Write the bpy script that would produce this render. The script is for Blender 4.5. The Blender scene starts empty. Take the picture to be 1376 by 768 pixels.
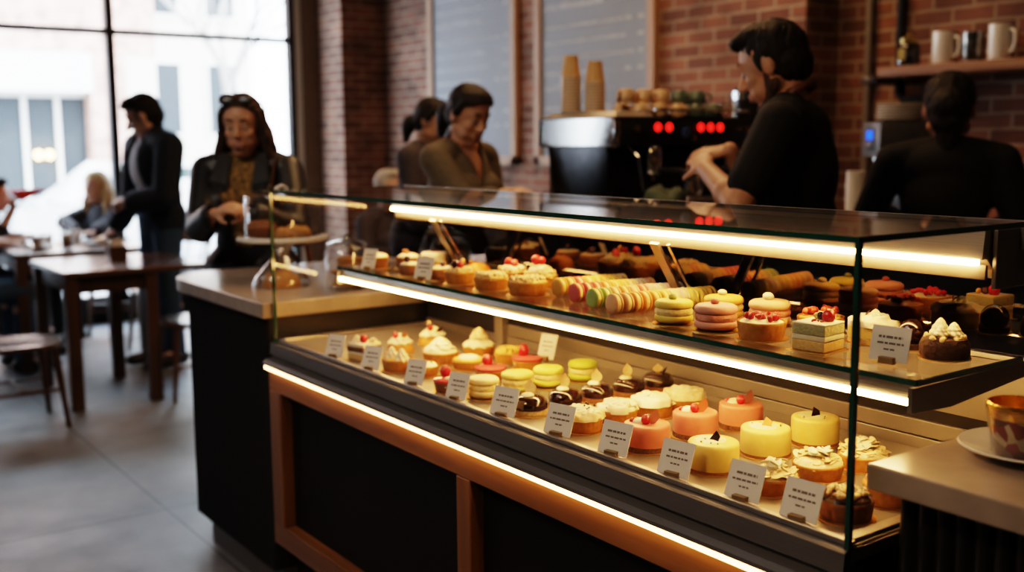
import bpy, bmesh, math, random
from mathutils import Vector, Matrix, Euler, noise
R_ = random.Random(7)
SC = bpy.context.scene
COL = SC.collection
PI = math.pi
V = Vector

# ------------------------------------------------------------------ node material helpers
MATS = {}
def new_mat(name):
    m = bpy.data.materials.new(name); m.use_nodes = True
    m.node_tree.nodes.clear()
    return m, m.node_tree.nodes, m.node_tree.links
def N(nt, typ, **kw):
    n = nt.new(typ)
    for k, v in kw.items(): setattr(n, k, v)
    return n
def out(nd, lk, sh):
    o = N(nd, 'ShaderNodeOutputMaterial'); lk.new(sh, o.inputs['Surface'])
def pm(name, c1, c2=None, rough=.5, metal=0, scale=30, bump=0, coat=0, spec=.5, sss=0, stretch=None, detail=4, rvar=0, sheen=0, emit=0):
    """principled material with a noise blend of two colours, optional bump"""
    if name in MATS: return MATS[name]
    m, nd, lk = new_mat(name)
    b = N(nd, 'ShaderNodeBsdfPrincipled')
    b.inputs['Roughness'].default_value = rough
    b.inputs['Metallic'].default_value = metal
    b.inputs['Coat Weight'].default_value = coat
    b.inputs['Coat Roughness'].default_value = .08
    b.inputs['Specular IOR Level'].default_value = spec
    b.inputs['Sheen Weight'].default_value = sheen
    if sss:
        b.inputs['Subsurface Weight'].default_value = sss
        b.inputs['Subsurface Radius'].default_value = (.012, .006, .003)
        b.inputs['Subsurface Scale'].default_value = 1
    if emit:
        b.inputs['Emission Color'].default_value = (*c1, 1); b.inputs['Emission Strength'].default_value = emit
    c2 = c2 or tuple(x * .82 for x in c1)
    tc = N(nd, 'ShaderNodeTexCoord'); mp = N(nd, 'ShaderNodeMapping')
    lk.new(tc.outputs['Object'], mp.inputs['Vector'])
    if stretch: mp.inputs['Scale'].default_value = stretch
    nz = N(nd, 'ShaderNodeTexNoise'); nz.inputs['Scale'].default_value = scale; nz.inputs['Detail'].default_value = detail
    lk.new(mp.outputs[0], nz.inputs['Vector'])
    rp = N(nd, 'ShaderNodeValToRGB')
    rp.color_ramp.elements[0].position = .3; rp.color_ramp.elements[1].position = .7
    rp.color_ramp.elements[0].color = (*c1, 1); rp.color_ramp.elements[1].color = (*c2, 1)
    lk.new(nz.outputs['Fac'], rp.inputs[0]); lk.new(rp.outputs[0], b.inputs['Base Color'])
    if rvar:
        mr = N(nd, 'ShaderNodeMapRange'); mr.inputs['To Min'].default_value = rough - rvar; mr.inputs['To Max'].default_value = rough + rvar
        lk.new(nz.outputs['Fac'], mr.inputs['Value']); lk.new(mr.outputs[0], b.inputs['Roughness'])
    if bump:
        bp = N(nd, 'ShaderNodeBump'); bp.inputs['Strength'].default_value = bump; bp.inputs['Distance'].default_value = .004
        lk.new(nz.outputs['Fac'], bp.inputs['Height']); lk.new(bp.outputs[0], b.inputs['Normal'])
    out(nd, lk, b.outputs[0])
    MATS[name] = m
    return m
def emis(name, c, s):
    m, nd, lk = new_mat(name)
    e = N(nd, 'ShaderNodeEmission'); e.inputs[0].default_value = (*c, 1); e.inputs[1].default_value = s
    out(nd, lk, e.outputs[0]); return m
def glassm(name, tint=(1, 1, 1), base=.04, rough=.0, refl=(1, 1, 1), power=5.0):
    """thin sheet glass: clear transmission plus a Schlick mirror reflection that grows to grazing"""
    m, nd, lk = new_mat(name)
    lw = N(nd, 'ShaderNodeLayerWeight'); lw.inputs['Blend'].default_value = .5
    pw = N(nd, 'ShaderNodeMath', operation='POWER'); pw.inputs[1].default_value = power
    lk.new(lw.outputs['Facing'], pw.inputs[0])
    ml = N(nd, 'ShaderNodeMath', operation='MULTIPLY_ADD'); ml.inputs[1].default_value = 1 - base; ml.inputs[2].default_value = base
    lk.new(pw.outputs[0], ml.inputs[0])
    t = N(nd, 'ShaderNodeBsdfTransparent'); t.inputs[0].default_value = (*tint, 1)
    g = N(nd, 'ShaderNodeBsdfGlossy'); g.inputs['Roughness'].default_value = rough; g.inputs[0].default_value = (*refl, 1)
    mx = N(nd, 'ShaderNodeMixShader')
    lk.new(ml.outputs[0], mx.inputs[0]); lk.new(t.outputs[0], mx.inputs[1]); lk.new(g.outputs[0], mx.inputs[2])
    out(nd, lk, mx.outputs[0]); return m
def brick_mat(name, c1, c2, mort):
    m, nd, lk = new_mat(name)
    geo = N(nd, 'ShaderNodeNewGeometry'); sp = N(nd, 'ShaderNodeSeparateXYZ'); lk.new(geo.outputs['Position'], sp.inputs[0])
    sn = N(nd, 'ShaderNodeSeparateXYZ'); lk.new(geo.outputs['True Normal'], sn.inputs[0])
    ab = N(nd, 'ShaderNodeMath', operation='ABSOLUTE'); lk.new(sn.outputs[0], ab.inputs[0])
    gt = N(nd, 'ShaderNodeMath', operation='GREATER_THAN'); gt.inputs[1].default_value = .5; lk.new(ab.outputs[0], gt.inputs[0])
    mx = N(nd, 'ShaderNodeMix'); lk.new(gt.outputs[0], mx.inputs['Factor']); lk.new(sp.outputs[0], mx.inputs['A']); lk.new(sp.outputs[1], mx.inputs['B'])
    cb = N(nd, 'ShaderNodeCombineXYZ'); lk.new(mx.outputs['Result'], cb.inputs[0]); lk.new(sp.outputs[2], cb.inputs[1])
    nz0 = N(nd, 'ShaderNodeTexNoise'); nz0.inputs['Scale'].default_value = 9; lk.new(geo.outputs['Position'], nz0.inputs['Vector'])
    va = N(nd, 'ShaderNodeVectorMath', operation='MULTIPLY_ADD'); va.inputs[1].default_value = (.012, .012, .012)
    lk.new(nz0.outputs['Color'], va.inputs[0]); lk.new(cb.outputs[0], va.inputs[2])
    br = N(nd, 'ShaderNodeTexBrick'); br.inputs['Scale'].default_value = 1; br.inputs['Brick Width'].default_value = .225
    br.inputs['Row Height'].default_value = .075; br.inputs['Mortar Size'].default_value = .0095; br.inputs['Mortar Smooth'].default_value = .35
    br.inputs['Bias'].default_value = -.1
    br.inputs['Color1'].default_value = (*c1, 1); br.inputs['Color2'].default_value = (*c2, 1); br.inputs['Mortar'].default_value = (*mort, 1)
    lk.new(va.outputs[0], br.inputs['Vector'])
    nz = N(nd, 'ShaderNodeTexNoise'); nz.inputs['Scale'].default_value = 3.5; nz.inputs['Detail'].default_value = 8; lk.new(geo.outputs['Position'], nz.inputs['Vector'])
    mr = N(nd, 'ShaderNodeMapRange'); mr.inputs['From Min'].default_value = .3; mr.inputs['From Max'].default_value = .7; mr.inputs['To Min'].default_value = .55; mr.inputs['To Max'].default_value = 1.35
    lk.new(nz.outputs['Fac'], mr.inputs['Value'])
    mu = N(nd, 'ShaderNodeVectorMath', operation='SCALE'); lk.new(br.outputs['Color'], mu.inputs[0]); lk.new(mr.outputs[0], mu.inputs['Scale'])
    b = N(nd, 'ShaderNodeBsdfPrincipled'); b.inputs['Roughness'].default_value = .8
    lk.new(mu.outputs[0], b.inputs['Base Color'])
    nz2 = N(nd, 'ShaderNodeTexNoise'); nz2.inputs['Scale'].default_value = 60; lk.new(geo.outputs['Position'], nz2.inputs['Vector'])
    ad = N(nd, 'ShaderNodeMath', operation='MULTIPLY_ADD'); ad.inputs[1].default_value = .35; lk.new(nz2.outputs['Fac'], ad.inputs[0])
    iv = N(nd, 'ShaderNodeMath', operation='SUBTRACT'); iv.inputs[0].default_value = 1; lk.new(br.outputs['Fac'], iv.inputs[1]); lk.new(iv.outputs[0], ad.inputs[2])
    bp = N(nd, 'ShaderNodeBump'); bp.inputs['Strength'].default_value = .9; bp.inputs['Distance'].default_value = .012
    lk.new(ad.outputs[0], bp.inputs['Height']); lk.new(bp.outputs[0], b.inputs['Normal'])
    out(nd, lk, b.outputs[0]); return m
def floor_mat():
    m, nd, lk = new_mat('polished_concrete')
    geo = N(nd, 'ShaderNodeNewGeometry')
    mp = N(nd, 'ShaderNodeMapping'); mp.inputs['Location'].default_value = (4.172 - .004, -1.272 - .004, 0); lk.new(geo.outputs['Position'], mp.inputs[0])
    br = N(nd, 'ShaderNodeTexBrick'); br.offset = 0; br.inputs['Scale'].default_value = 1; br.inputs['Brick Width'].default_value = 1.9; br.inputs['Row Height'].default_value = 1.9
    br.inputs['Mortar Size'].default_value = .005; br.inputs['Mortar Smooth'].default_value = .3
    br.inputs['Color1'].default_value = (1, 1, 1, 1); br.inputs['Color2'].default_value = (.86, .86, .88, 1); br.inputs['Mortar'].default_value = (.25, .24, .24, 1)
    lk.new(mp.outputs[0], br.inputs['Vector'])
    nz = N(nd, 'ShaderNodeTexNoise'); nz.inputs['Scale'].default_value = 1.6; nz.inputs['Detail'].default_value = 10; nz.inputs['Roughness'].default_value = .65; lk.new(geo.outputs['Position'], nz.inputs['Vector'])
    rp = N(nd, 'ShaderNodeValToRGB'); rp.color_ramp.elements[0].position = .3; rp.color_ramp.elements[1].position = .72
    rp.color_ramp.elements[0].color = (.125, .124, .126, 1); rp.color_ramp.elements[1].color = (.25, .25, .255, 1); lk.new(nz.outputs['Fac'], rp.inputs[0])
    mx = N(nd, 'ShaderNodeMix', data_type='RGBA', blend_type='MULTIPLY'); mx.inputs['Factor'].default_value = 1
    lk.new(rp.outputs[0], mx.inputs['A']); lk.new(br.outputs['Color'], mx.inputs['B'])
    b = N(nd, 'ShaderNodeBsdfPrincipled'); lk.new(mx.outputs['Result'], b.inputs['Base Color'])
    nz2 = N(nd, 'ShaderNodeTexNoise'); nz2.inputs['Scale'].default_value = 6; nz2.inputs['Detail'].default_value = 6; lk.new(geo.outputs['Position'], nz2.inputs['Vector'])
    mr = N(nd, 'ShaderNodeMapRange'); mr.inputs['To Min'].default_value = .3; mr.inputs['To Max'].default_value = .62; lk.new(nz2.outputs['Fac'], mr.inputs['Value']); lk.new(mr.outputs[0], b.inputs['Roughness'])
    bp = N(nd, 'ShaderNodeBump'); bp.inputs['Strength'].default_value = .25; bp.inputs['Distance'].default_value = .004
    lk.new(br.outputs['Fac'], bp.inputs['Height']); bp.invert = True; lk.new(bp.outputs[0], b.inputs['Normal'])
    out(nd, lk, b.outputs[0]); return m
def wood(name, c1, c2, axis=0, rough=.4, coat=.2):
    m, nd, lk = new_mat(name)
    tc = N(nd, 'ShaderNodeTexCoord'); mp = N(nd, 'ShaderNodeMapping'); lk.new(tc.outputs['Object'], mp.inputs[0])
    s = [22, 22, 22]; s[axis] = 1.6; mp.inputs['Scale'].default_value = s
    nz = N(nd, 'ShaderNodeTexNoise'); nz.inputs['Scale'].default_value = 1; nz.inputs['Detail'].default_value = 7; nz.inputs['Distortion'].default_value = .6; lk.new(mp.outputs[0], nz.inputs['Vector'])
    rp = N(nd, 'ShaderNodeValToRGB'); rp.color_ramp.elements[0].position = .33; rp.color_ramp.elements[1].position = .68
    rp.color_ramp.elements[0].color = (*c1, 1); rp.color_ramp.elements[1].color = (*c2, 1); lk.new(nz.outputs['Fac'], rp.inputs[0])
    b = N(nd, 'ShaderNodeBsdfPrincipled'); b.inputs['Roughness'].default_value = rough; b.inputs['Coat Weight'].default_value = coat; b.inputs['Coat Roughness'].default_value = .2
    lk.new(rp.outputs[0], b.inputs['Base Color'])
    bp = N(nd, 'ShaderNodeBump'); bp.inputs['Strength'].default_value = .15; bp.inputs['Distance'].default_value = .002; lk.new(nz.outputs['Fac'], bp.inputs['Height']); lk.new(bp.outputs[0], b.inputs['Normal'])
    out(nd, lk, b.outputs[0]); return m
def hair_mat(name, c1, c2, rough=.6):
    m, nd, lk = new_mat(name)
    tc = N(nd, 'ShaderNodeTexCoord'); mp = N(nd, 'ShaderNodeMapping'); lk.new(tc.outputs['Object'], mp.inputs[0]); mp.inputs['Scale'].default_value = (130, 130, 9)
    nz = N(nd, 'ShaderNodeTexNoise'); nz.inputs['Scale'].default_value = 1; nz.inputs['Detail'].default_value = 5; lk.new(mp.outputs[0], nz.inputs['Vector'])
    rp = N(nd, 'ShaderNodeValToRGB'); rp.color_ramp.elements[0].position = .35; rp.color_ramp.elements[1].position = .66
    rp.color_ramp.elements[0].color = (*c1, 1); rp.color_ramp.elements[1].color = (*c2, 1); lk.new(nz.outputs['Fac'], rp.inputs[0])
    b = N(nd, 'ShaderNodeBsdfPrincipled'); b.inputs['Roughness'].default_value = rough; b.inputs['Specular IOR Level'].default_value = .3; lk.new(rp.outputs[0], b.inputs['Base Color'])
    bp = N(nd, 'ShaderNodeBump'); bp.inputs['Strength'].default_value = .8; bp.inputs['Distance'].default_value = .006; lk.new(nz.outputs['Fac'], bp.inputs['Height']); lk.new(bp.outputs[0], b.inputs['Normal'])
    out(nd, lk, b.outputs[0]); return m

# ------------------------------------------------------------------ mesh builder
class MB:
    def __init__(s): s.v = []; s.f = []
    def add(s, vs, fs):
        o = len(s.v); s.v += [tuple(v) for v in vs]; s.f += [tuple(i + o for i in f) for f in fs]; return s
    def box(s, x0, x1, y0, y1, z0, z1, M=None):
        vs = [(x, y, z) for x in (x0, x1) for y in (y0, y1) for z in (z0, z1)]
        if M: vs = [M @ V(v) for v in vs]
        return s.add(vs, [(0, 1, 3, 2), (4, 6, 7, 5), (0, 4, 5, 1), (2, 3, 7, 6), (0, 2, 6, 4), (1, 5, 7, 3)])
    def rbox(s, x0, x1, y0, y1, z0, z1, r=.003, M=None, seg=2):
        bm = bmesh.new()
        bmesh.ops.create_cube(bm, size=1)
        for v in bm.verts: v.co = V(((x0 + x1) / 2 + v.co.x * (x1 - x0), (y0 + y1) / 2 + v.co.y * (y1 - y0), (z0 + z1) / 2 + v.co.z * (z1 - z0)))
        r = min(r, .49 * min(x1 - x0, y1 - y0, z1 - z0))
        bmesh.ops.bevel(bm, geom=bm.edges[:], offset=r, segments=seg, profile=.5, affect='EDGES')
        bm.verts.index_update()
        vs = [M @ v.co if M else v.co.copy() for v in bm.verts]; fs = [[v.index for v in f.verts] for f in bm.faces]
        bm.free(); return s.add(vs, fs)
    def lathe(s, prof, seg=28, c=(0, 0, 0), mod=None, M=None):
        vs = []; fs = []; n = len(prof)
        for i, (r, z) in enumerate(prof):
            for k in range(seg):
                a = 2 * PI * k / seg; rr, zz = (r, z) if mod is None else mod(r, z, a)
                p = V((rr * math.cos(a), rr * math.sin(a), zz))
                if M: p = M @ p
                vs.append(p + V(c))
        for i in range(n - 1):
            for k in range(seg):
                k2 = (k + 1) % seg; fs.append((i * seg + k, i * seg + k2, (i + 1) * seg + k2, (i + 1) * seg + k))
        if prof[0][0] > 1e-5: fs.append(tuple(reversed(range(seg))))
        if prof[-1][0] > 1e-5: fs.append(tuple((n - 1) * seg + k for k in range(seg)))
        return s.add(vs, fs)
    def tube(s, path, rad, seg=8, cap=True, flat=1.0):
        path = [V(p) for p in path]; n = len(path)
        if not hasattr(rad, '__len__'): rad = [rad] * n
        vs = []; fs = []
        t0 = (path[1] - path[0]).normalized()
        up = V((0, 0, 1)) if abs(t0.z) < .9 else V((1, 0, 0))
        nx = t0.cross(up).normalized(); prev = t0
        for i, p in enumerate(path):
            t = ((path[min(i + 1, n - 1)] - path[max(i - 1, 0)])).normalized()
            if t.length < .5: t = prev
            q = prev.rotation_difference(t); nx = (q @ nx); nx = (nx - t * nx.dot(t)).normalized(); ny = t.cross(nx); prev = t
            for k in range(seg):
                a = 2 * PI * k / seg; vs.append(p + (nx * math.cos(a) + ny * math.sin(a) * flat) * rad[i])
        for i in range(n - 1):
            for k in range(seg):
                k2 = (k + 1) % seg; fs.append((i * seg + k, i * seg + k2, (i + 1) * seg + k2, (i + 1) * seg + k))
        if cap: fs.append(tuple(reversed(range(seg)))); fs.append(tuple((n - 1) * seg + k for k in range(seg)))
        return s.add(vs, fs)
    def ball(s, c, r, M=None, seg=14, rings=9, fn=None):
        if not hasattr(r, '__len__'): r = (r, r, r)
        vs = []; fs = []
        for i in range(rings + 1):
            t = PI * i / rings
            for k in range(seg):
                a = 2 * PI * k / seg; d = V((math.sin(t) * math.cos(a), math.sin(t) * math.sin(a), math.cos(t)))
                q = fn(d) if fn else 1
                p = V((d.x * r[0] * q, d.y * r[1] * q, d.z * r[2] * q))
                if M: p = M @ p
                vs.append(p + V(c))
        for i in range(rings):
            for k in range(seg):
                k2 = (k + 1) % seg; a, b, c_, d_ = i * seg + k, (i + 1) * seg + k, (i + 1) * seg + k2, i * seg + k2
                if i == 0: fs.append((a, b, c_))
                elif i == rings - 1: fs.append((a, b, d_))
                else: fs.append((a, b, c_, d_))
        return s.add(vs, fs)
    def cap(s, a, b, ra, rb, seg=12):
        """closed tapered capsule"""
        a = V(a); b = V(b); d = (b - a); L = d.length; d = d.normalized() if L > 1e-6 else V((0, 0, 1))
        path = []; rr = []
        for i in range(5):
            t = PI / 2 * (i / 4.0); path.append(a - d * ra * math.cos(t)); rr.append(max(ra * math.sin(t), ra * .02))
        for i in range(5):
            t = PI / 2 * (i / 4.0); path.append(b + d * rb * math.sin(t)); rr.append(max(rb * math.cos(t), rb * .02))
        up = V((0, 0, 1)) if abs(d.z) < .9 else V((1, 0, 0)); nx = d.cross(up).normalized(); ny = d.cross(nx)
        vs = []; fs = []; n = len(path)
        for p, r in zip(path, rr):
            for k in range(seg):
                t = 2 * PI * k / seg; vs.append(p + (nx * math.cos(t) + ny * math.sin(t)) * r)
        for i in range(n - 1):
            for k in range(seg):
                k2 = (k + 1) % seg; fs.append((i * seg + k, (i + 1) * seg + k, (i + 1) * seg + k2, i * seg + k2))
        fs.append(tuple(range(seg))); fs.append(tuple(reversed([(n - 1) * seg + k for k in range(seg)])))
        return s.add(vs, fs)
    def prism(s, pts, z0, z1):
        n = len(pts); vs = [(x, y, z0) for x, y in pts] + [(x, y, z1) for x, y in pts]
        fs = [tuple(reversed(range(n))), tuple(range(n, 2 * n))] + [(i, (i + 1) % n, n + (i + 1) % n, n + i) for i in range(n)]
        return s.add(vs, fs)
    def dome(s, r, h, z=0, seed=0, amp=.2, freq=60, seg=30, rings=12, c=(0, 0), p=2.0, flat=0, ridge=False):
        """closed lumpy mound"""
        vs = []; fs = []
        for i in range(rings + 1):
            u = i / rings
            for k in range(seg):
                a = 2 * PI * k / seg; hh = h * max(0, 1 - u ** (p)) ** (1 / p)
                q = V((r * u * math.cos(a), r * u * math.sin(a), hh))
                nn = noise.noise(q * freq + V((seed * 3.1, seed * 1.7, seed)))
                if ridge: nn = 1 - 2 * abs(nn)
                w = 1 - .35 * u
                q.z += h * amp * nn * w * (0 if i == rings else 1); rr = 1 + amp * .35 * nn * (u > .5)
                vs.append((q.x * rr + c[0], q.y * rr + c[1], max(q.z, 0) + z))
        for i in range(rings):
            for k in range(seg):
                k2 = (k + 1) % seg
                if i == 0: fs.append((k, seg + k, seg + k2))
                else: fs.append((i * seg + k, (i + 1) * seg + k, (i + 1) * seg + k2, i * seg + k2))
        fs.append(tuple(reversed([rings * seg + k for k in range(seg)])))
        return s.add(vs, fs)
    def mesh(s, name):
        me = bpy.data.meshes.new(name); me.from_pydata(s.v, [], s.f); me.validate()
        bm = bmesh.new(); bm.from_mesh(me); bmesh.ops.remove_doubles(bm, verts=bm.verts[:], dist=1e-6); bmesh.ops.recalc_face_normals(bm, faces=bm.faces[:]); bm.to_mesh(me); bm.free()
        return me
    def build(s, name, mat, parent=None, smooth=True, angle=40):
        me = s.mesh(name)
        return link(name, me, mat, parent, smooth, angle)
def link(name, me, mat, parent=None, smooth=True, angle=40):
    me.name = name
    if mat: me.materials.append(mat)
    if smooth:
        me.shade_smooth(); me.set_sharp_from_angle(angle=math.radians(angle))
    o = bpy.data.objects.new(name, me); COL.objects.link(o)
    if parent is not None: o.parent = parent
    return o
def tag(o, label, cat, group=None):
    o['label'] = label; o['category'] = cat
    if group: o['group'] = group
    return o
def thing(name, label, cat, loc=(0, 0, 0), rz=0, group=None):
    o = bpy.data.objects.new(name, None); COL.objects.link(o); o.empty_display_size = .05
    o.location = loc; o.rotation_euler = (0, 0, rz); tag(o, label, cat, group); return o
def struct(name, mb, mat, parent=None, smooth=False):
    o = mb.build(name, mat, parent, smooth)
    if parent is None: o['kind'] = 'structure'
    return o
def dup(root, label=None, loc=None, rz=None):
    r = root.copy(); COL.objects.link(r)
    for ch in list(root.children):
        c = ch.copy(); COL.objects.link(c); c.parent = r
        for g in list(ch.children):
            d = g.copy(); COL.objects.link(d); d.parent = c
    if label: r['label'] = label
    if loc is not None: r.location = loc
    if rz is not None: r.rotation_euler = (0, 0, rz)
    return r
def union(mb, voxel, name, smooth=3):
    """one continuous surface out of overlapping closed shells"""
    me = mb.mesh(name + '_src'); o = bpy.data.objects.new('tmp', me); COL.objects.link(o)
    m = o.modifiers.new('r', 'REMESH'); m.mode = 'VOXEL'; m.voxel_size = voxel; m.use_smooth_shade = True
    if smooth:
        k = o.modifiers.new('s', 'SMOOTH'); k.factor = .5; k.iterations = smooth
    dg = bpy.context.evaluated_depsgraph_get(); ev = o.evaluated_get(dg)
    res = bpy.data.meshes.new_from_object(ev); bpy.data.objects.remove(o); bpy.data.meshes.remove(me)
    return res
# ------------------------------------------------------------------ camera
def set_camera():
    f, yaw, pit, roll, H = 1437., math.radians(35.63), math.radians(7.676), math.radians(-.418), 1.45
    cy, sy = math.cos(yaw), math.sin(yaw)
    F = V((-cy * math.cos(pit), sy * math.cos(pit), -math.sin(pit))); r0 = V((sy, cy, 0)); u0 = r0.cross(F)
    Rr = r0 * math.cos(roll) + u0 * math.sin(roll); Uu = u0 * math.cos(roll) - r0 * math.sin(roll)
    cd = bpy.data.cameras.new('camera'); co = bpy.data.objects.new('camera', cd); COL.objects.link(co)
    M = Matrix((Rr, Uu, -F)).transposed().to_4x4(); M.translation = V((0, 0, H)); co.matrix_world = M
    cd.sensor_width = 36; cd.sensor_fit = 'HORIZONTAL'; cd.lens = f / 1376 * 36; cd.clip_start = .05; cd.clip_end = 200
    cd.dof.use_dof = True; cd.dof.focus_distance = 2.02; cd.dof.aperture_fstop = 2.15; cd.dof.aperture_blades = 0
    SC.camera = co
set_camera()

# ------------------------------------------------------------------ shared materials
BRICK = brick_mat('red_brick', (.245, .112, .075), (.125, .058, .043), (.33, .25, .19))
EXBRICK = brick_mat('pale_brick', (.62, .36, .28), (.55, .3, .23), (.6, .5, .45))
FLOOR = floor_mat()
PLASTER = pm('dark_plaster', (.09, .085, .08), (.075, .07, .066), .9, scale=4)
BLACKMETAL = pm('black_metal', (.012, .013, .014), (.02, .021, .022), .42, .3)
WHITEPAINT = pm('white_paint', (.75, .74, .7), (.68, .66, .62), .5)
TANPAINT = pm('tan_trim', (.2, .14, .095), (.15, .105, .07), .55)
CLEAR = glassm('clear_glass', (.985, .995, .985), .035)
FRONTCLEAR = glassm('clear_case_glass', (.99, .995, .99), .02, power=7)
WINGLASS = glassm('window_glass', (.97, .985, .985), .03)
GREENEDGE = pm('green_glass_edge', (.006, .042, .03), (.011, .072, .05), .12, 0, scale=9, coat=.6)
STEEL = pm('brushed_steel', (.52, .49, .45), (.44, .41, .38), .34, .9, scale=10, stretch=(1, 40, 40), rvar=.07)
STEELX = pm('satin_steel', (.3, .275, .245), (.275, .252, .225), .4, .65, scale=3)
CHROME = pm('chrome', (.75, .75, .75), (.7, .7, .7), .12, 1)
DARKALU = pm('dark_aluminium', (.15, .15, .155), (.125, .125, .13), .4, .3, scale=12, stretch=(1, 50, 50))
OAK = wood('warm_oak', (.14, .062, .024), (.24, .115, .046), 0)
OAKZ = wood('warm_oak_upright', (.14, .062, .024), (.24, .115, .046), 2)
WALNUT = wood('dark_walnut', (.085, .042, .022), (.15, .078, .042), 1, .22, .8)
WALNUTZ = wood('dark_walnut_upright', (.075, .036, .02), (.13, .066, .036), 2, .4, .2)
SHELFWOOD = wood('shelf_wood', (.19, .095, .045), (.3, .16, .08), 0, .55, 0)
FRAMEWOOD = wood('frame_wood', (.33, .2, .125), (.42, .27, .175), 2, .5, 0)
BLACKPANEL = pm('charcoal_panel', (.0055, .0055, .006), (.008, .0075, .008), .6, 0, scale=3, spec=.25)
FLUTED = pm('black_fluted_wood', (.011, .0115, .012), (.015, .015, .0155), .36, spec=.5)
STONE = pm('beige_stone', (.34, .29, .25), (.27, .23, .2), .3, 0, scale=18, detail=8, coat=.15)
PORC = pm('white_porcelain', (.78, .76, .72), (.74, .72, .68), .18, coat=.5)
CREAMCUP = pm('cream_stoneware', (.62, .42, .24), (.55, .37, .21), .3, coat=.4)
GREENCUP = pm('sage_stoneware', (.13, .17, .12), (.1, .14, .1), .3, coat=.4)
PAPERCUP = pm('kraft_paper', (.66, .42, .2), (.6, .38, .18), .7)
CARD = pm('white_card', (.8, .76, .7), (.76, .72, .66), .6)
INK = pm('grey_ink', (.2, .18, .17), None, .8)
GOLD = pm('gold_card', (.72, .46, .16), (.62, .38, .12), .3, .8)
BLACKPLASTIC = pm('black_plastic', (.014, .014, .015), (.02, .02, .021), .35)
SLATE = pm('blue_grey_slate', (.2, .235, .275), (.165, .195, .235), .55, 0, scale=2.5, detail=6)
CHALK = pm('chalk', (.5, .54, .58), None, .9)
LED = emis('warm_led', (1, .51, .165), 82)
LED2 = emis('warm_led_rail', (1, .56, .2), 13)

# ------------------------------------------------------------------ room shell
b = MB().box(-9.1, 3.2, -3.2, 5.4, -.08, 0); struct('floor', b, FLOOR)
b = MB().box(-9.3, 3.2, -3.2, 5.6, 3.8, 3.95); struct('ceiling', b, PLASTER)
b = MB().box(-9.1, -3.84, 4.7, 5.4, 0, 3.8); struct('wall_back', b, BRICK)
b = MB().box(-3.84, 3.2, 4.98, 5.4, 0, 3.8); struct('wall_back', b, BRICK)
b = MB().box(-9.1, -8.5, 4.3, 4.7, 0, 3.8); struct('wall_window', b, BRICK)
for yy0, yy1, zz0, zz1 in ((-3.2, -2.6, 0, 3.8), (-1.5, .28, 0, 3.8), (-2.6, -1.5, 0, 1.2), (-2.6, -1.5, 3.0, 3.8)):
    b = MB().box(-9.1, -8.5, yy0, yy1, zz0, zz1); struct('wall_window', b, BRICK)  # unseen brick put here to keep window glare off the case glass
w2 = bpy.data.objects.new('reflection_window', None); COL.objects.link(w2); w2['kind'] = 'structure'  # added unseen window, placed to reflect in the espresso machine side panel
for y0, y1 in ((-2.6, -2.54), (-2.24, -2.2), (-1.56, -1.5)): MB().box(-9.07, -8.99, y0, y1, 1.2, 3.0).build('mullion', BLACKMETAL, w2, False)
for z0, z1 in ((1.2, 1.26), (2.94, 3.0)): MB().box(-9.07, -8.99, -2.6, -1.5, z0, z1).build('cross_rail', BLACKMETAL, w2, False)
for y0, y1 in ((-2.54, -2.24), (-2.2, -1.56)): MB().add([(-9.03, y0, 1.26), (-9.03, y1, 1.26), (-9.03, y1, 2.94), (-9.03, y0, 2.94)], [(0, 1, 2, 3)]).build('pane', WINGLASS, w2, False)
b = MB().box(-9.1, -8.5, .28, 4.3, 3.3, 3.8); struct('wall_window', b, BRICK)
b = MB().box(-9.12, -8.98, .28, 4.3, 0, .16); struct('trim_sill', b, BLACKPANEL)
b = MB().box(-9.2, 3.2, -3.35, -3.2, 0, 3.8); struct('wall_front', b, PLASTER)
b = MB().box(3.2, 3.35, -3.35, 5.4, 0, 3.8); struct('wall_right', b, PLASTER)
# window
w = bpy.data.objects.new('window_1', None); COL.objects.link(w); w['kind'] = 'structure'
X0, X1 = -9.075, -8.985
for y0, y1 in ((.28, .34), (2.465, 2.53), (4.03, 4.09)): MB().box(X0, X1, y0, y1, .16, 3.3).build('mullion', BLACKMETAL, w, False)
MB().box(X0 + .005, X1 - .005, .28, 4.09, 2.325, 2.372).build('transom', BLACKMETAL, w, False)
MB().box(X0, X1, .28, 4.09, 3.24, 3.3).build('head_rail', BLACKMETAL, w, False)
MB().box(X0, X1, .28, 4.09, .16, .22).build('bottom_rail', BLACKMETAL, w, False)
MB().box(X0, X1 - .01, 4.09, 4.15, .16, 3.3).build('side_casing', WHITEPAINT, w, False)  # white strip paints in the lit side of the window reveal
MB().box(X0, X1 + .03, 4.15, 4.297, .16, 3.3).build('side_casing', TANPAINT, w, False)
for y0, y1 in ((.34, 2.465), (2.53, 4.03)):
    for z0, z1 in ((.22, 2.325), (2.372, 3.24)):
        MB().add([(-9.03, y0, z0), (-9.03, y1, z0), (-9.03, y1, z1), (-9.03, y0, z1)], [(0, 1, 2, 3)]).build('pane', WINGLASS, w, False)

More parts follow.
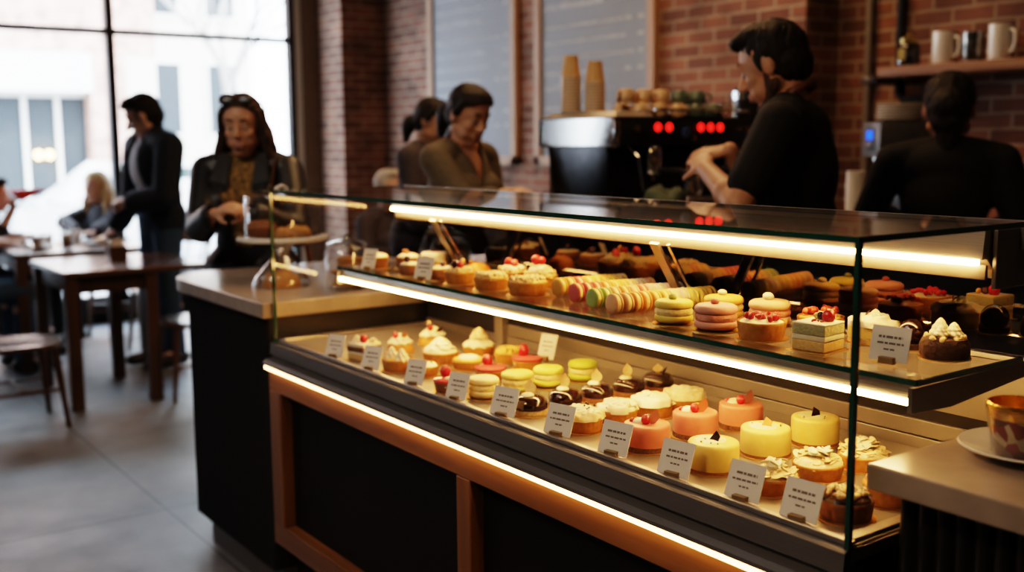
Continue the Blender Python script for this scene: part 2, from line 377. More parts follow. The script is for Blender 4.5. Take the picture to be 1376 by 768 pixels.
# ------------------------------------------------------------------ the street outside
ASPH = pm('pale_asphalt', (.34, .35, .36), (.3, .31, .32), .8, scale=5)
PAVE = pm('pale_pavement', (.5, .49, .47), (.45, .44, .42), .8, scale=3)
struct('street', MB().box(-60, -11.2, -30, 40, -.16, -.1), ASPH)
struct('pavement', MB().box(-11.2, -9.12, -30, 40, -.14, -.02), PAVE)
struct('pavement', MB().box(-20, -17.6, -30, 40, -.14, -.02), PAVE)
PALEWALL = pm('pale_render', (.74, .68, .6), (.7, .64, .57), .8)
SIGNWHITE = pm('white_sign', (.9, .9, .88), None, .5)
SHOPGLASS = pm('dark_shop_glass', (.07, .08, .09), (.045, .055, .062), .4, spec=.15)
BULB = emis('warm_bulb', (1, .6, .22), 26)
bl = thing('shop_building', 'pale brick shop building with white sign band across the street', 'building', (-20, 0, 0))
MB().box(-5, 0, -14, 6.35, 3.05, 9).build('upper_wall', EXBRICK, bl, False)
MB().box(-.5, .15, 5.14, 5.75, 0, 3.05).build('brick_pier', EXBRICK, bl, False)
MB().box(-.5, .15, -1.2, -.6, 0, 3.05).build('brick_pier', EXBRICK, bl, False)
MB().box(-5, -.02, 5.75, 6.35, 0, 3.05).build('end_wall', PALEWALL, bl, False)
MB().box(-.1, .35, -.6, 5.12, 2.37, 3.02).build('sign_band', SIGNWHITE, bl, False)
MB().box(-5, -.3, -.6, 5.14, 0, .5).build('stall_riser', BLACKPANEL, bl, False)
MB().box(-4.8, -4.6, -.6, 5.14, .5, 2.37).build('shop_interior', pm('dim_interior', (.22, .19, .16), (.12, .11, .1), .8, scale=2), bl, False)
for y0, y1 in ((-.6, 1.2), (1.3, 3.3), (3.38, 4.05), (4.13, 4.62), (4.66, 5.12)):
    MB().box(-.3, -.27, y0, y1, .5, 2.3).build('shop_window', SHOPGLASS, bl, False)
MB().box(-.32, -.2, -.6, 5.14, 2.29, 2.38).build('window_frame', WHITEPAINT, bl, False)
for y in (3.32, 4.09, 4.64): MB().box(-.32, -.2, y - .035, y + .035, .5, 2.3).build('window_frame', WHITEPAINT, bl, False)
for y0 in (0.2, 2.6): MB().box(-.05, .02, y0, y0 + 1.2, 4.2, 6.4).build('upper_window', SHOPGLASS, bl, False)
for y in (4.28, 4.46): MB().ball((-.2, y, 1.28), .075).build('lamp_bulb', BULB, bl)
b2 = thing('apartment_building', 'pale rendered building with tall sash windows further down the street', 'building', (-24, 10, 0))
MB().box(-6, 0, -3.2, -.2, 0, 10).build('wall', PALEWALL, b2, False)
for y in (-2.6, -1.3):
    for z in (1.6, 4.2):
        wd = MB().box(-.02, .05, y, y + .8, z, z + 1.7).build('window', WHITEPAINT, b2, False)
        MB().box(.05, .06, y + .07, y + .73, z + .08, z + 1.62).build('pane', SHOPGLASS, wd, False)
CARW = pm('white_car_paint', (.8, .81, .82), None, .25, coat=.8); CARG = pm('silver_car_paint', (.5, .52, .53), None, .25, .3, coat=.8)
TYRE = pm('tyre', (.02, .02, .02), None, .8); CARGLASS = pm('car_glass', (.06, .1, .1), (.04, .07, .07), .08, coat=.6)
def car(name, label, loc, rz, L, Hh, paint, van=False):
    t = thing(name, label, 'car', loc, rz)
    h = Hh
    if van: side = [(-L/2, .3), (-L/2, h * .55), (-L/2 + .12, h), (L/2 - .9, h), (L/2 - .25, h * .58), (L/2, h * .5), (L/2, .3)]
    else: side = [(-L/2, .3), (-L/2, h * .62), (-L/2 + .5, h * .68), (-L/2 + 1.05, h), (L/2 - 1.8, h), (L/2 - 1.15, h * .68), (L/2 - .1, h * .58), (L/2, h * .42), (L/2, .3)]
    bm = MB(); n = len(side); W = .86
    vs = []
    for sx, k in ((-W, .9), (-W + .1, 1), (W - .1, 1), (W, .9)):
        for (y, z) in side: vs.append((sx * (1 if z < h * .7 else .86), y * (k if abs(k) == 1 else .99), z))
    fs = []
    for i in range(3):
        for j in range(n): fs.append((i * n + j, i * n + (j + 1) % n, (i + 1) * n + (j + 1) % n, (i + 1) * n + j))
    fs += [tuple(range(n)), tuple(reversed(range(3 * n, 4 * n)))]
    bm.add(vs, fs).build('body', paint, t, True, 25)
    for sx in (-1, 1):
        if van: MB().box(sx * .75 - .06, sx * .75 + .06, L/2 - 1.6, L/2 - .75, h * .62, h * .9).build('side_window', CARGLASS, t, False)
        else: MB().box(sx * .72 - .075, sx * .72 + .075, -L/2 + 1.15, L/2 - 1.75, h * .72, h * .95).build('side_window', CARGLASS, t, False)
    MB().add([(-.66, L/2 - (.84 if van else 1.72), h * .95), (.66, L/2 - (.84 if van else 1.72), h * .95), (.72, L/2 - (.26 if van else 1.12), h * .7), (-.72, L/2 - (.26 if van else 1.12), h * .7)], [(0, 1, 2, 3)]).build('windscreen', CARGLASS, t, False)
    for sx in (-1, 1):
        for sy in (-L/2 + .8, L/2 - .8):
            MB().lathe([(.0, -.1), (.25, -.1), (.31, -.07), (.31, .07), (.25, .1), (.0, .1)], 20, M=Matrix.Translation((sx * .82, sy, .31)) @ Matrix.Rotation(PI/2, 4, 'Y')).build('wheel', TYRE, t)
car('delivery_van', 'white van parked by the shop, cut by the picture edge', (-14.6, -.2, -.1), 0, 4.3, 1.85, CARW, True)
car('parked_car', 'white parked car seen behind the seated blonde woman', (-13.2, 4.5, -.1), 0, 4.1, 1.35, CARW)
car('parked_car', 'silver parked car seen behind the woman in the black jacket', (-13.6, 9.4, -.1), 0, 4.1, 1.35, CARG)
BARK = pm('grey_bark', (.36, .33, .31), (.3, .27, .25), .9)
def tree(label, loc, seed, h):
    t = thing('bare_tree', label, 'tree', loc); r = random.Random(seed); mb = MB()
    mb.tube([(0, 0, 0), (.04, .02, h * .3), (0, .06, h * .5)], [.13, .1, .08], 8); mb.build('trunk', BARK, t); mb = MB()
    def br(p, d, L, rad, n):
        q = p + d * L; m = p + d * L * .5 + V((r.uniform(-.1, .1), r.uniform(-.1, .1), .05)) * L
        mb.tube([p, m, q], [rad, rad * .8, rad * .55], 5)
        if n:
            for _ in range(3):
                e = (d + V((r.uniform(-.7, .7), r.uniform(-.7, .7), r.uniform(-.15, .6)))).normalized(); br(p.lerp(q, r.uniform(.5, 1)), e, L * r.uniform(.6, .8), rad * .5, n - 1)
    for k in range(5):
        a = k * 1.26 + r.random(); br(V((0, .06, h * r.uniform(.36, .5))), V((math.cos(a) * .6, math.sin(a) * .6, .75)).normalized(), h * .26, .05, 3)
    mb.build('branches', BARK, t)
tree('bare street tree behind the standing man and the woman', (-16.9, 6.45, -.1), 3, 5.6)
tree('bare street tree seen high beside the window casing', (-15.2, 9.6, -.1), 5, 6.0)

# ------------------------------------------------------------------ light
wd = bpy.data.worlds.new('world'); SC.world = wd; wd.use_nodes = True
nt = wd.node_tree; nt.nodes.clear()
bg = nt.nodes.new('ShaderNodeBackground'); o = nt.nodes.new('ShaderNodeOutputWorld'); nt.links.new(bg.outputs[0], o.inputs[0])
tcn = nt.nodes.new('ShaderNodeTexCoord'); sx = nt.nodes.new('ShaderNodeSeparateXYZ'); nt.links.new(tcn.outputs['Generated'], sx.inputs[0])
rp = nt.nodes.new('ShaderNodeValToRGB'); nt.links.new(sx.outputs[2], rp.inputs[0])
rp.color_ramp.elements[0].color = (.8, .9, 1, 1); rp.color_ramp.elements[1].color = (.66, .82, 1, 1)
nt.links.new(rp.outputs[0], bg.inputs[0]); bg.inputs[1].default_value = 14
def lamp(name, typ, loc, energy, color, size=.3, rot=None, **kw):
    l = bpy.data.lights.new(name, typ); l.energy = energy; l.color = color
    if typ == 'AREA': l.size = size
    elif typ == 'SUN': l.angle = .05
    else: l.shadow_soft_size = size
    for k, v in kw.items(): setattr(l, k, v)
    o = bpy.data.objects.new(name, l); COL.objects.link(o); o.location = loc
    if rot: o.rotation_euler = rot
    return o
lamp('sun', 'SUN', (0, 0, 20), 6, (1, .93, .84), rot=(0, math.radians(42), math.radians(15)))
WARM = (1, .6, .3)
lamp('ceiling_fill', 'AREA', (-3.3, 2.9, 3.7), 24, WARM, 1.0)  # the warm area lights are added ambient fill, no fixtures behind them
lamp('ceiling_fill', 'AREA', (-4.6, 3.4, 3.7), 42, WARM, 1.0)
lamp('ceiling_fill', 'AREA', (-2.6, -1.0, 3.7), 26, (.8, .9, 1), 1.4)  # added cool fill to lift the floor and case front
lamp('ceiling_fill', 'AREA', (.6, 2.6, 3.7), 6, WARM, .8)

def spot(loc, aim, energy, color, angle=55, size=.25):  # unseen fill spots added to brighten pastry fronts, cards and faces
    d = V(aim) - V(loc); o = lamp('fill_spot', 'SPOT', loc, energy, color, size); o.rotation_euler = d.to_track_quat('-Z', 'Y').to_euler(); o.data.spot_size = math.radians(angle); o.data.spot_blend = .7
spot((-1.3, -1.5, 3.5), (-1.8, 1.5, 1.0), 185, (1, .6, .27))
spot((-3.0, -.6, 3.6), (-4.2, 1.8, 1.4), 75, (1, .74, .5), 50)
spot((-2.2, .6, 3.6), (-3.8, 2.6, 1.5), 45, (1, .7, .45), 50)
# ------------------------------------------------------------------ pastry display case
XL, XR, YG = -3.045, -.948, 1.29
case = thing('pastry_display_case', 'long lit glass pastry display case with oak framed black base', 'display case', (0, 0, 0))
def along_x(prof, x0, x1):
    n = len(prof); vs = [(x0, y, z) for y, z in prof] + [(x1, y, z) for y, z in prof]
    return MB().add(vs, [tuple(range(n)), tuple(reversed(range(n, 2 * n)))] + [(i, n + i, n + (i + 1) % n, (i + 1) % n) for i in range(n)])
along_x([(1.305, .846), (1.286, .845), (1.280, .842), (1.277, .808), (1.286, .804), (1.286, .799), (1.262, .795), (1.252, .787), (1.252, .779), (1.31, .778)], XL - .02, XR + .002).build('front_rail', DARKALU, case, False)
MB().box(XL - .01, XR, 1.2545, 1.264, .7675, .7785).build('rail_light_strip', LED2, case, False)
MB().rbox(XL - .03, XR + .002, 1.274, 1.33, .696, .772, .003).build('oak_top_rail', OAK, case, False)
MB().rbox(XL - .03, XR + .002, 1.274, 1.33, .204, .274, .003).build('oak_bottom_rail', OAK, case, False)
for x0, x1 in ((XL - .03, -2.992), (-2.004, -1.948), (-1.0, XR)): MB().rbox(x0, x1, 1.274, 1.33, .274, .696, .003).build('oak_stile', OAKZ, case, False)
for x0, x1 in ((-2.992, -2.004), (-1.948, -1.0)): MB().box(x0, x1, 1.312, 1.325, .274, .696).build('black_panel', BLACKPANEL, case, False)
MB().box(XL, XR, 1.335, 1.36, 0, .21).build('toe_kick', BLACKPANEL, case, False)
MB().box(XL, XR, 1.36, 1.84, .0, .83).build('cabinet_body', BLACKPANEL, case, False)
MB().rbox(XL, XR, 1.30, 1.845, .832, .85, .002).build('deck', STEELX, case, False)
MB().rbox(XL, XR, 1.297, 1.31, .846, .856, .002).build('card_ledge', STEEL, case, False)
for x0, x1 in ((XL + .004, XL + .03), (XR - .026, XR - .004)): MB().rbox(x0, x1, 1.31, 1.82, .85, .858, .002).build('deck_end_trim', STEEL, case, False)
MB().box(XR - .004, XR + .003, 1.297, 1.845, .825, .846).build('deck_end_trim', STEEL, case, False)
# glass
fg = MB().add([(XL, YG, .846), (XR, YG, .846), (XR, YG, 1.304), (XL, YG, 1.304)], [(0, 1, 2, 3)]).build('front_glass', FRONTCLEAR, case, False)
for x in (XL, XR):
    g = MB().add([(x, YG, .846), (x, 1.80, .846), (x, 1.775, 1.304), (x, YG, 1.304)], [(0, 1, 2, 3)]).build('end_glass', FRONTCLEAR, case, False)
    MB().box(x - .004, x + .004, YG - .004, YG + .005, .846, 1.304).build('glass_edge', GREENEDGE, g, False)
tg = MB().add([(XL, YG - .002, 1.312), (XR + .003, YG - .002, 1.312), (XR + .003, 1.75, 1.312), (XL, 1.75, 1.312)], [(0, 1, 2, 3)]).build('top_glass', CLEAR, case, False)
MB().box(XL, XR + .003, YG - .003, YG + .002, 1.303, 1.3118).build('glass_edge', GREENEDGE, tg, False)
MB().box(XR - .002, XR + .003, YG - .002, 1.75, 1.303, 1.3118).build('glass_edge', GREENEDGE, tg, False)
MB().box(XL - .002, XL + .003, YG - .002, 1.75, 1.303, 1.3118).build('glass_edge', GREENEDGE, tg, False)
MB().box(XL, XR + .003, 1.75, 1.755, 1.305, 1.3125).build('glass_edge', STEEL, tg, False)
# shelf
sh = MB().add([(-2.985, 1.478, 1.073), (-.968, 1.478, 1.073), (-.968, 1.785, 1.073), (-2.985, 1.785, 1.073)], [(0, 1, 2, 3)]).build('glass_shelf', CLEAR, case, False)
MB().box(-2.985, -.968, 1.474, 1.479, 1.064, 1.0728).build('glass_edge', GREENEDGE, sh, False)
MB().box(-.972, -.966, 1.478, 1.785, 1.064, 1.0728).build('glass_edge', GREENEDGE, sh, False)
along_x([(1.485, 1.062), (1.483, 1.05), (1.4775, 1.046), (1.4775, 1.040), (1.49, 1.040), (1.50, 1.046), (1.57, 1.05), (1.57, 1.062)], -2.975, -.975).build('shelf_profile', STEEL, case, False)
MB().box(-2.97, -.98, 1.4735, 1.486, 1.031, 1.0395).build('shelf_light_strip', LED, case, False)
for x in (-2.978, -.975):
    along_x([(1.47, 1.06), (1.47, 1.02), (1.58, 1.015), (1.80, 1.035), (1.80, 1.063)], x - .004, x + .004).build('shelf_bracket', DARKALU, case, False)
# canopy
along_x([(1.662, 1.302), (1.655, 1.254), (1.655, 1.2505), (1.668, 1.2505), (1.69, 1.232), (1.70, 1.216), (1.75, 1.216), (1.75, 1.302)], -2.96, -.975).build('canopy_housing', STEEL, case, False)
MB().box(-2.95, -.985, 1.6495, 1.664, 1.2405, 1.2495).build('canopy_light_strip', LED, case, False)
for x in (-2.97, -.968): MB().rbox(x - .004, x + .004, 1.68, 1.80, 1.2, 1.30, .002).build('canopy_bracket', DARKALU, case, False)
for x in (-2.72, -1.765):
    Mx = Matrix.Translation((x, 1.66, 1.222)) @ Matrix.Rotation(math.radians(-57), 4, 'X')
    s = MB().rbox(-.014, .014, 0, .185, -.004, .004, .001, Mx).build('strut', STEEL, case, False)
    Mx = Matrix.Translation((x + .045, 1.66, 1.222)) @ Matrix.Rotation(math.radians(-57), 4, 'X')
    MB().rbox(-.004, .004, 0, .185, -.003, .003, .001, Mx).build('strut_rod', CHROME, s, False)
MB().rbox(-2.96, -.975, 1.667, 1.675, 1.216, 1.2405, .001).build('canopy_lower_rail', pm('dim_steel', (.16, .14, .12), None, .5, .3), case)
# rear
m, nd, lk = new_mat('dark_rear_glass')
t_ = N(nd, 'ShaderNodeBsdfTransparent'); t_.inputs[0].default_value = (.2, .19, .17, 1)
g_ = N(nd, 'ShaderNodeBsdfGlossy'); g_.inputs[0].default_value = (.95, .9, .82, 1); g_.inputs['Roughness'].default_value = .02
mx = N(nd, 'ShaderNodeMixShader'); mx.inputs[0].default_value = .15
lk.new(t_.outputs[0], mx.inputs[1]); lk.new(g_.outputs[0], mx.inputs[2]); out(nd, lk, mx.outputs[0]); REARGLASS = m
for x0, x1 in ((XL, -1.99), (-1.99, XR)):
    d = MB().add([(x0, 1.835, 1.06), (x1, 1.835, 1.06), (x1, 1.835, 1.26), (x0, 1.835, 1.26)], [(0, 1, 2, 3)]).build('rear_door', REARGLASS, case, False)
    MB().rbox(x0 + .01, x1 - .01, 1.822, 1.834, 1.052, 1.062, .001).build('door_rail', STEEL, d, False)
MB().box(XL, XR, 1.75, 1.85, 1.262, 1.3).build('rear_top_rail', DARKALU, case, False)
MB().rbox(-2.58, XR, 1.828, 1.845, .85, .873, .001).build('back_panel', STEELX, case, False)
MB().rbox(-2.58, XR, 1.828, 1.845, .876, .907, .001).build('back_panel', STEELX, case, False)
MB().box(-2.58, XR, 1.836, 1.845, .907, .932).build('back_slot', BLACKMETAL, case, False)
MB().rbox(-2.58, XR, 1.83, 1.845, .932, 1.05, .001).build('back_panel', STEELX, case, False)
MB().rbox(-2.62, -2.58, 1.81, 1.845, .85, 1.06, .002).build('back_post', STEEL, case, False)
MB().box(XL, -2.62, 1.835, 1.845, .87, 1.05).build('side_rear_glass', BLACKPLASTIC, case, False)
MB().rbox(XL, -2.62, 1.826, 1.846, .85, .87, .002).build('back_rail', STEEL, case, False)

# ------------------------------------------------------------------ counters
def fluted(x0, x1, y0, y1, z0, z1, pitch=.025, dep=.016):
    pts = []; n = int(round((x1 - x0) / pitch)); p = (x1 - x0) / n
    for i in range(n):
        for k in range(6):
            t = k / 6; pts.append((x0 + (i + t) * p, y0 + dep * (1 - math.sin(PI * t) ** .7)))
    pts.append((x1, y0 + dep)); pts += [(x1, y1), (x0, y1)]
    return MB().prism(pts, z0, z1)
ct = thing('service_counter', 'counter with rounded stone top and black fluted front, beside the display case', 'counter', (-3.5, 1.6, 0))
def rel(o): return o
pts = [(.445, -.345)] + [(.445, .62), (-.53, .62), (-.53, -.13)]
for k in range(1, 8):
    a = PI + k / 8 * PI / 2; pts.append((-.53 + .215 + .215 * math.cos(a), -.13 + .215 * math.sin(a)))
pts += [(-.3, -.345)]
o = MB().prism(pts, .92, .967).build('stone_top', STONE, ct, False); bv = o.modifiers.new('b', 'BEVEL'); bv.width = .004; bv.segments = 2; bv.limit_method = 'ANGLE'
fluted(-.30, .41, -.325, .55, .1, .92).build('fluted_body', FLUTED, ct, True, 50)
MB().box(-.225, .41, -.295, .52, 0, .1).build('toe_kick', DARKALU, ct, False)
ct2 = thing('service_counter', 'dark counter with grey stone top holding the plate and patterned tumbler', 'counter', (-.2, 1.9, 0))
o = MB().box(-.743, 1.4, -.58, .9, .935, .975).build('stone_top', STONE, ct2, False); bv = o.modifiers.new('b', 'BEVEL'); bv.width = .004; bv.segments = 2
fluted(-.725, 1.35, -.53, .85, .1, .935, .03).build('fluted_body', FLUTED, ct2, True, 50)
MB().box(-.7, 1.3, -.48, .8, 0, .1).build('toe_kick', BLACKPANEL, ct2, False)
bc = thing('bar_counter', 'dark bar counter carrying the espresso machine', 'counter', (-3.36, 3.3, 0))
MB().rbox(-.36, .40, -.72, .62, 1.09, 1.13, .004).build('worktop', STONE, bc, False)
MB().box(-.33, .36, -.68, .58, 0, 1.09).build('cabinet', BLACKPANEL, bc, False)
wc = thing('wall_counter', 'dark worktop along the brick wall under the coffee grinder', 'counter', (-1.3, 4.45, 0))
MB().rbox(-1.75, 2.4, -.53, .52, 1.0, 1.04, .004).build('worktop', STONE, wc, False)
MB().box(-1.72, 2.4, -.48, .5, 0, 1.0).build('cabinet', BLACKPANEL, wc, False)

# ------------------------------------------------------------------ tables and chairs
def table(label, x0, x1, y0, y1, h=.77, ins=0.):
    cx, cy = (x0 + x1) / 2, (y0 + y1) / 2; a, b = (x1 - x0) / 2, (y1 - y0) / 2
    t = thing('cafe_table', label, 'table', (cx, cy, 0))
    MB().rbox(-a, a, -b, b, h - .032, h, .005).build('tabletop', WALNUT, t, False)
    for s in (-1, 1): MB().box(-a + .05, a - .05, s * (b - .05) - .011 - ins * (s > 0), s * (b - .05) + .011 - ins * (s > 0), h - .125, h - .032).build('apron', WALNUTZ, t, False)
    for s in (-1, 1): MB().box(s * (a - .05) - .011, s * (a - .05) + .011, -b + .05, b - .05 - ins, h - .125, h - .032).build('apron', WALNUTZ, t, False)
    for sx in (-1, 1):
        for sy in (-1, 1): MB().rbox(sx * (a - .045) - .034, sx * (a - .045) + .034, sy * (b - .045) - .034 - ins * (sy > 0), sy * (b - .045) + .034 - ins * (sy > 0), 0, h - .032, .004).build('leg', WALNUTZ, t, False)
    return t
table('square dark wood table, empty except for a sugar caddy', -6.86, -6.03, 1.36, 2.16, ins=.28)
table('dark wood table by the window set with cups and glasses', -8.1, -7.25, 1.35, 2.2)
def chair():
    t = thing('wooden_chair', '', 'chair', (0, 0, 0), 0, 'dark wooden chairs round the tables')   # faces +y
    bm = MB(); seg = 40; vs = []; rings = 6
    for i in range(rings + 1):
        u = i / rings
        for k in range(seg):
            a = 2 * PI * k / seg; ca, sa = math.cos(a), math.sin(a); e = 3.2
            q = (abs(ca) ** e + abs(sa) ** e) ** (-1 / e)
            vs.append((.215 * u * q * ca, .21 * u * q * sa, .452 - .014 * (1 - u ** 2) - (.008 if u > .95 else 0)))
    for k in range(seg):
        x, y, z = vs[rings * seg + k]; vs.append((x * .97, y * .97, .418))
    fs = [(k, seg + k, seg + (k + 1) % seg) for k in range(seg)]
    for i in range(1, rings + 1):
        for k in range(seg): fs.append((i * seg + k, (i + 1) * seg + k, (i + 1) * seg + (k + 1) % seg, i * seg + (k + 1) % seg))
    fs.append(tuple(reversed([(rings + 1) * seg + k for k in range(seg)])))
    bm.add(vs, fs).build('seat', WALNUT, t, True, 50)
    for sx in (-1, 1):
        MB().tube([(sx * .15, .15, .42), (sx * .19, .19, 0)], [.02, .013], 10).build('leg', WALNUTZ, t)
        MB().tube([(sx * .15, -.15, .42), (sx * .19, -.2, 0)], [.02, .013], 10).build('leg', WALNUTZ, t)
        MB().tube([(sx * .175, .17, .2), (sx * .175, -.175, .2)], .009, 8).build('stretcher', WALNUTZ, t)
        MB().tube([(sx * .17, -.17, .44), (sx * .19, -.225, .64), (sx * .195, -.255, .82)], [.014, .012, .011], 8).build('back_post', WALNUTZ, t)
    MB().tube([(-.175, 0, .2), (.175, 0, .2)], .009, 8).build('stretcher', WALNUTZ, t)
    for s in (-.33, .33): MB().tube([(s * .25, -.18, .44), (s * .3, -.27, .76)], .007, 8).build('spindle', WALNUTZ, t)
    pth = []
    for k in range(13):
        a = -1 + 2 * k / 12; pth.append((a * .205, -.255 - .045 * (1 - a * a), .80))
    bm = MB(); vs = []; fs = []
    for (x, y, z) in pth:
        for dy, dz in ((-.01, -.055), (.01, -.055), (.012, .06), (-.008, .06)): vs.append((x, y + dy, z + dz))
    for i in range(12):
        for k in range(4): fs.append((i * 4 + k, i * 4 + (k + 1) % 4, (i + 1) * 4 + (k + 1) % 4, (i + 1) * 4 + k))
    fs += [(0, 1, 2, 3), (51, 50, 49, 48)]
    bm.add(vs, fs).build('back_rail', WALNUT, t, False)
    return t
c0 = chair()
first = True
for x, y, rz, lab in ((-5.93, 1.085, .03, 'wooden chair cut by the picture edge, at the empty table'), (-6.1, 2.09, PI - .05, 'wooden chair half hidden by the counter, at the empty table'),
                      (-7.5, 2.36, PI + .2, 'wooden chair under the standing man, behind the empty table'), (-8.02, 1.02, .1, 'wooden chair of the seated person with the raised hand'),
                      (-7.42, .9, -.1, 'wooden chair of the seated person with bare forearm on table'), (-8.5, 2.28, PI - .25, 'wooden chair of the blonde woman by the window')):
    if first: c = c0; c.location = (x, y, 0); c.rotation_euler = (0, 0, rz); c['label'] = lab; first = False
    else: dup(c0, lab, (x, y, 0), rz)
# ------------------------------------------------------------------ pastries
CRUST = pm('golden_crust', (.55, .26, .065), (.42, .17, .035), .65, scale=90, bump=.5)
CRUST2 = pm('brown_crust', (.28, .125, .05), (.19, .08, .032), .65, scale=90, bump=.5)
CREAM = pm('vanilla_cream', (.86, .78, .6), (.82, .7, .48), .5, scale=60, sss=.15)
TOASTED = pm('toasted_meringue', (.87, .77, .56), (.74, .5, .22), .55, scale=70, detail=3)
CUSTARD = pm('yellow_custard', (.82, .5, .14), (.74, .4, .09), .35, scale=40, coat=.3)
CRUMBLE = pm('almond_crumble', (.78, .6, .33), (.55, .32, .12), .75, scale=160, bump=.9)
FLAKE = pm('almond_flake', (.84, .68, .42), (.74, .5, .24), .5, scale=80)
PINKGLAZE = pm('pink_glaze', (.74, .13, .13), (.66, .09, .1), .16, coat=.7, scale=20)
PINKMOUSSE = pm('pink_mousse', (.72, .25, .18), (.67, .21, .15), .45, scale=50, sss=.15)
YELLOWMOUSSE = pm('yellow_mousse', (.82, .64, .24), (.78, .57, .18), .4, scale=50, sss=.15)
RASP = pm('raspberry', (.62, .03, .045), (.48, .015, .03), .3, coat=.4, scale=80)
BLACKB = pm('blackberry', (.03, .012, .03), (.05, .015, .03), .25, coat=.5, scale=80)
BLUEB = pm('blueberry', (.035, .04, .08), (.05, .055, .1), .5, scale=60)
CHOC = pm('dark_chocolate', (.022, .009, .006), (.032, .013, .008), .16, coat=.6, scale=30)
CHOCM = pm('chocolate_sponge', (.07, .032, .018), (.04, .018, .01), .7, scale=140, bump=.9)
BISCUIT = pm('biscuit_base', (.2, .1, .045), (.11, .05, .022), .8, scale=170, bump=.9)
SPONGE = pm('sponge', (.72, .5, .22), (.62, .4, .15), .8, scale=150, bump=.7)
GREENSPONGE = pm('pale_green_sponge', (.55, .52, .3), (.45, .42, .22), .8, scale=150, bump=.7)
LEAFG = pm('pistachio', (.3, .36, .1), (.22, .28, .07), .6)
ORANGEP = pm('orange_pastry', (.7, .27, .06), (.58, .2, .045), .5, scale=60)
def macm(n, c): return pm('macaron_' + n, c, tuple(x * .9 for x in c), .55, scale=120, bump=.15)
MC = dict(yellow=macm('yellow', (.8, .62, .14)), cream=macm('cream', (.84, .66, .36)), lemon=macm('lemon', (.76, .66, .2)), lime=macm('lime', (.52, .58, .1)), pink=macm('pink', (.74, .36, .3)),
          peach=macm('peach', (.8, .47, .27)), red=macm('red', (.66, .16, .14)), green=macm('green', (.36, .47, .14)), ochre=macm('ochre', (.66, .38, .1)), tan=macm('tan', (.72, .42, .22)),
          orange=macm('orange', (.8, .36, .12)), amber=macm('amber', (.8, .5, .13)), blush=macm('blush', (.84, .56, .46)), white=macm('white', (.84, .76, .6)))
FILL = pm('macaron_filling', (.84, .68, .36), (.78, .58, .26), .6, scale=120, bump=.6)
FILLP = pm('pink_filling', (.66, .3, .22), (.6, .25, .18), .6, scale=120, bump=.6)

def board(t, r): MB().lathe([(0, 0), (r + .004, 0), (r + .004, .002), (0, .002)], 28).build('cake_board', GOLD, t, False)
def shell(t, r, h, mat=None, z=.002, flute=24, name='tart_crust'):
    mod = lambda rr, zz, a: (rr * (1 + (.007 * math.cos(flute * a) if rr > r * .7 else 0)), zz)
    MB().lathe([(0, z), (r * .88, z), (r * .9, z + .002), (r * .985, z + h * .85), (r, z + h), (r * .965, z + h + .0015), (r * .92, z + h * .9), (0, z + h * .82)], 96, mod=mod).build(name, mat or CRUST, t, True, 60)
def berry(t, c, r, mat=RASP, name='raspberry', tall=1.15):
    ph = R_.random() * 6
    fn = lambda d: 1 + .1 * math.sin(9 * math.acos(max(-1, min(1, d.z)))) * math.cos(9 * math.atan2(d.y, d.x) + ph) if abs(d.z) < .97 else 1
    fn2 = lambda d: fn(d) * (1 - .16 * max(0, d.z))
    MB().ball(c, (r, r, r * tall), None, 26, 16, fn2).build(name, mat, t)
def smoothball(t, c, r, mat, name): MB().ball(c, r, None, 16, 10).build(name, mat, t)
def swirl(t, r, h, z, mat=CREAM, c=(0, 0), name='piped_cream', turns=3.2, lobes=7):
    prof = []; n = 22
    for i in range(n + 1):
        u = i / n; prof.append((r * (1 - u) ** .75 * (1 + .13 * abs(math.sin(PI * turns * u))) + (.0006 if i < n else 0), z + h * (u ** .92)))
    mod = lambda rr, zz, a: (rr * (1 + .13 * math.cos(lobes * a + 9 * (zz - z) / h)), zz)
    MB().lathe(prof, 42, (c[0], c[1], 0), mod).build(name, mat, t, True, 80)
def flake(t, c, L, w, rot, mat=FLAKE, name='almond_flake', th=.0012, curl=.35):
    """thin curled petal standing at c; rot = (tilt, heading)"""
    M = Matrix.Translation(c) @ Matrix.Rotation(rot[1], 4, 'Z') @ Matrix.Rotation(rot[0], 4, 'Y')
    vs = []; fs = []; n = 8
    for s in (-1, 1):
        for i in range(n + 1):
            u = i / n; ww = w * math.sin(PI * min(.97, max(.06, u)) ** .8) * .5
            for k in (-1, 0, 1): vs.append(M @ V((s * th / 2 + curl * L * (u * u) * .5 + .12 * ww * abs(k), k * ww, u * L)))
    o = (n + 1) * 3
    for i in range(n):
        for k in (0, 1):
            a = i * 3 + k; fs.append((a, a + 1, a + 4, a + 3)); fs.append((o + a, o + a + 3, o + a + 4, o + a + 1))
    MB().add(vs, fs).build(name, mat, t)
def shard(t, c, s, rot, mat=CHOC, name='chocolate_shard'):
    M = Matrix.Translation(c) @ Matrix.Rotation(rot[1], 4, 'Z') @ Matrix.Rotation(rot[0], 4, 'X')
    pts = [(-s * .5, 0), (s * .45, -.1 * s), (s * .55, s * .55), (0, s)]
    vs = [M @ V((x, -.0012, z)) for x, z in pts] + [M @ V((x, .0012, z)) for x, z in pts]
    MB().add(vs, [(0, 1, 2, 3), (7, 6, 5, 4)] + [(i, i + 4, (i + 1) % 4 + 4, (i + 1) % 4) for i in range(4)]).build(name, mat, t, False)
def mound(t, r, h, z, mat, name, seed, amp=.35, freq=70, **k): MB().dome(r, h, z, seed, amp, freq, 48, 20, **k).build(name, mat, t, True, 80)
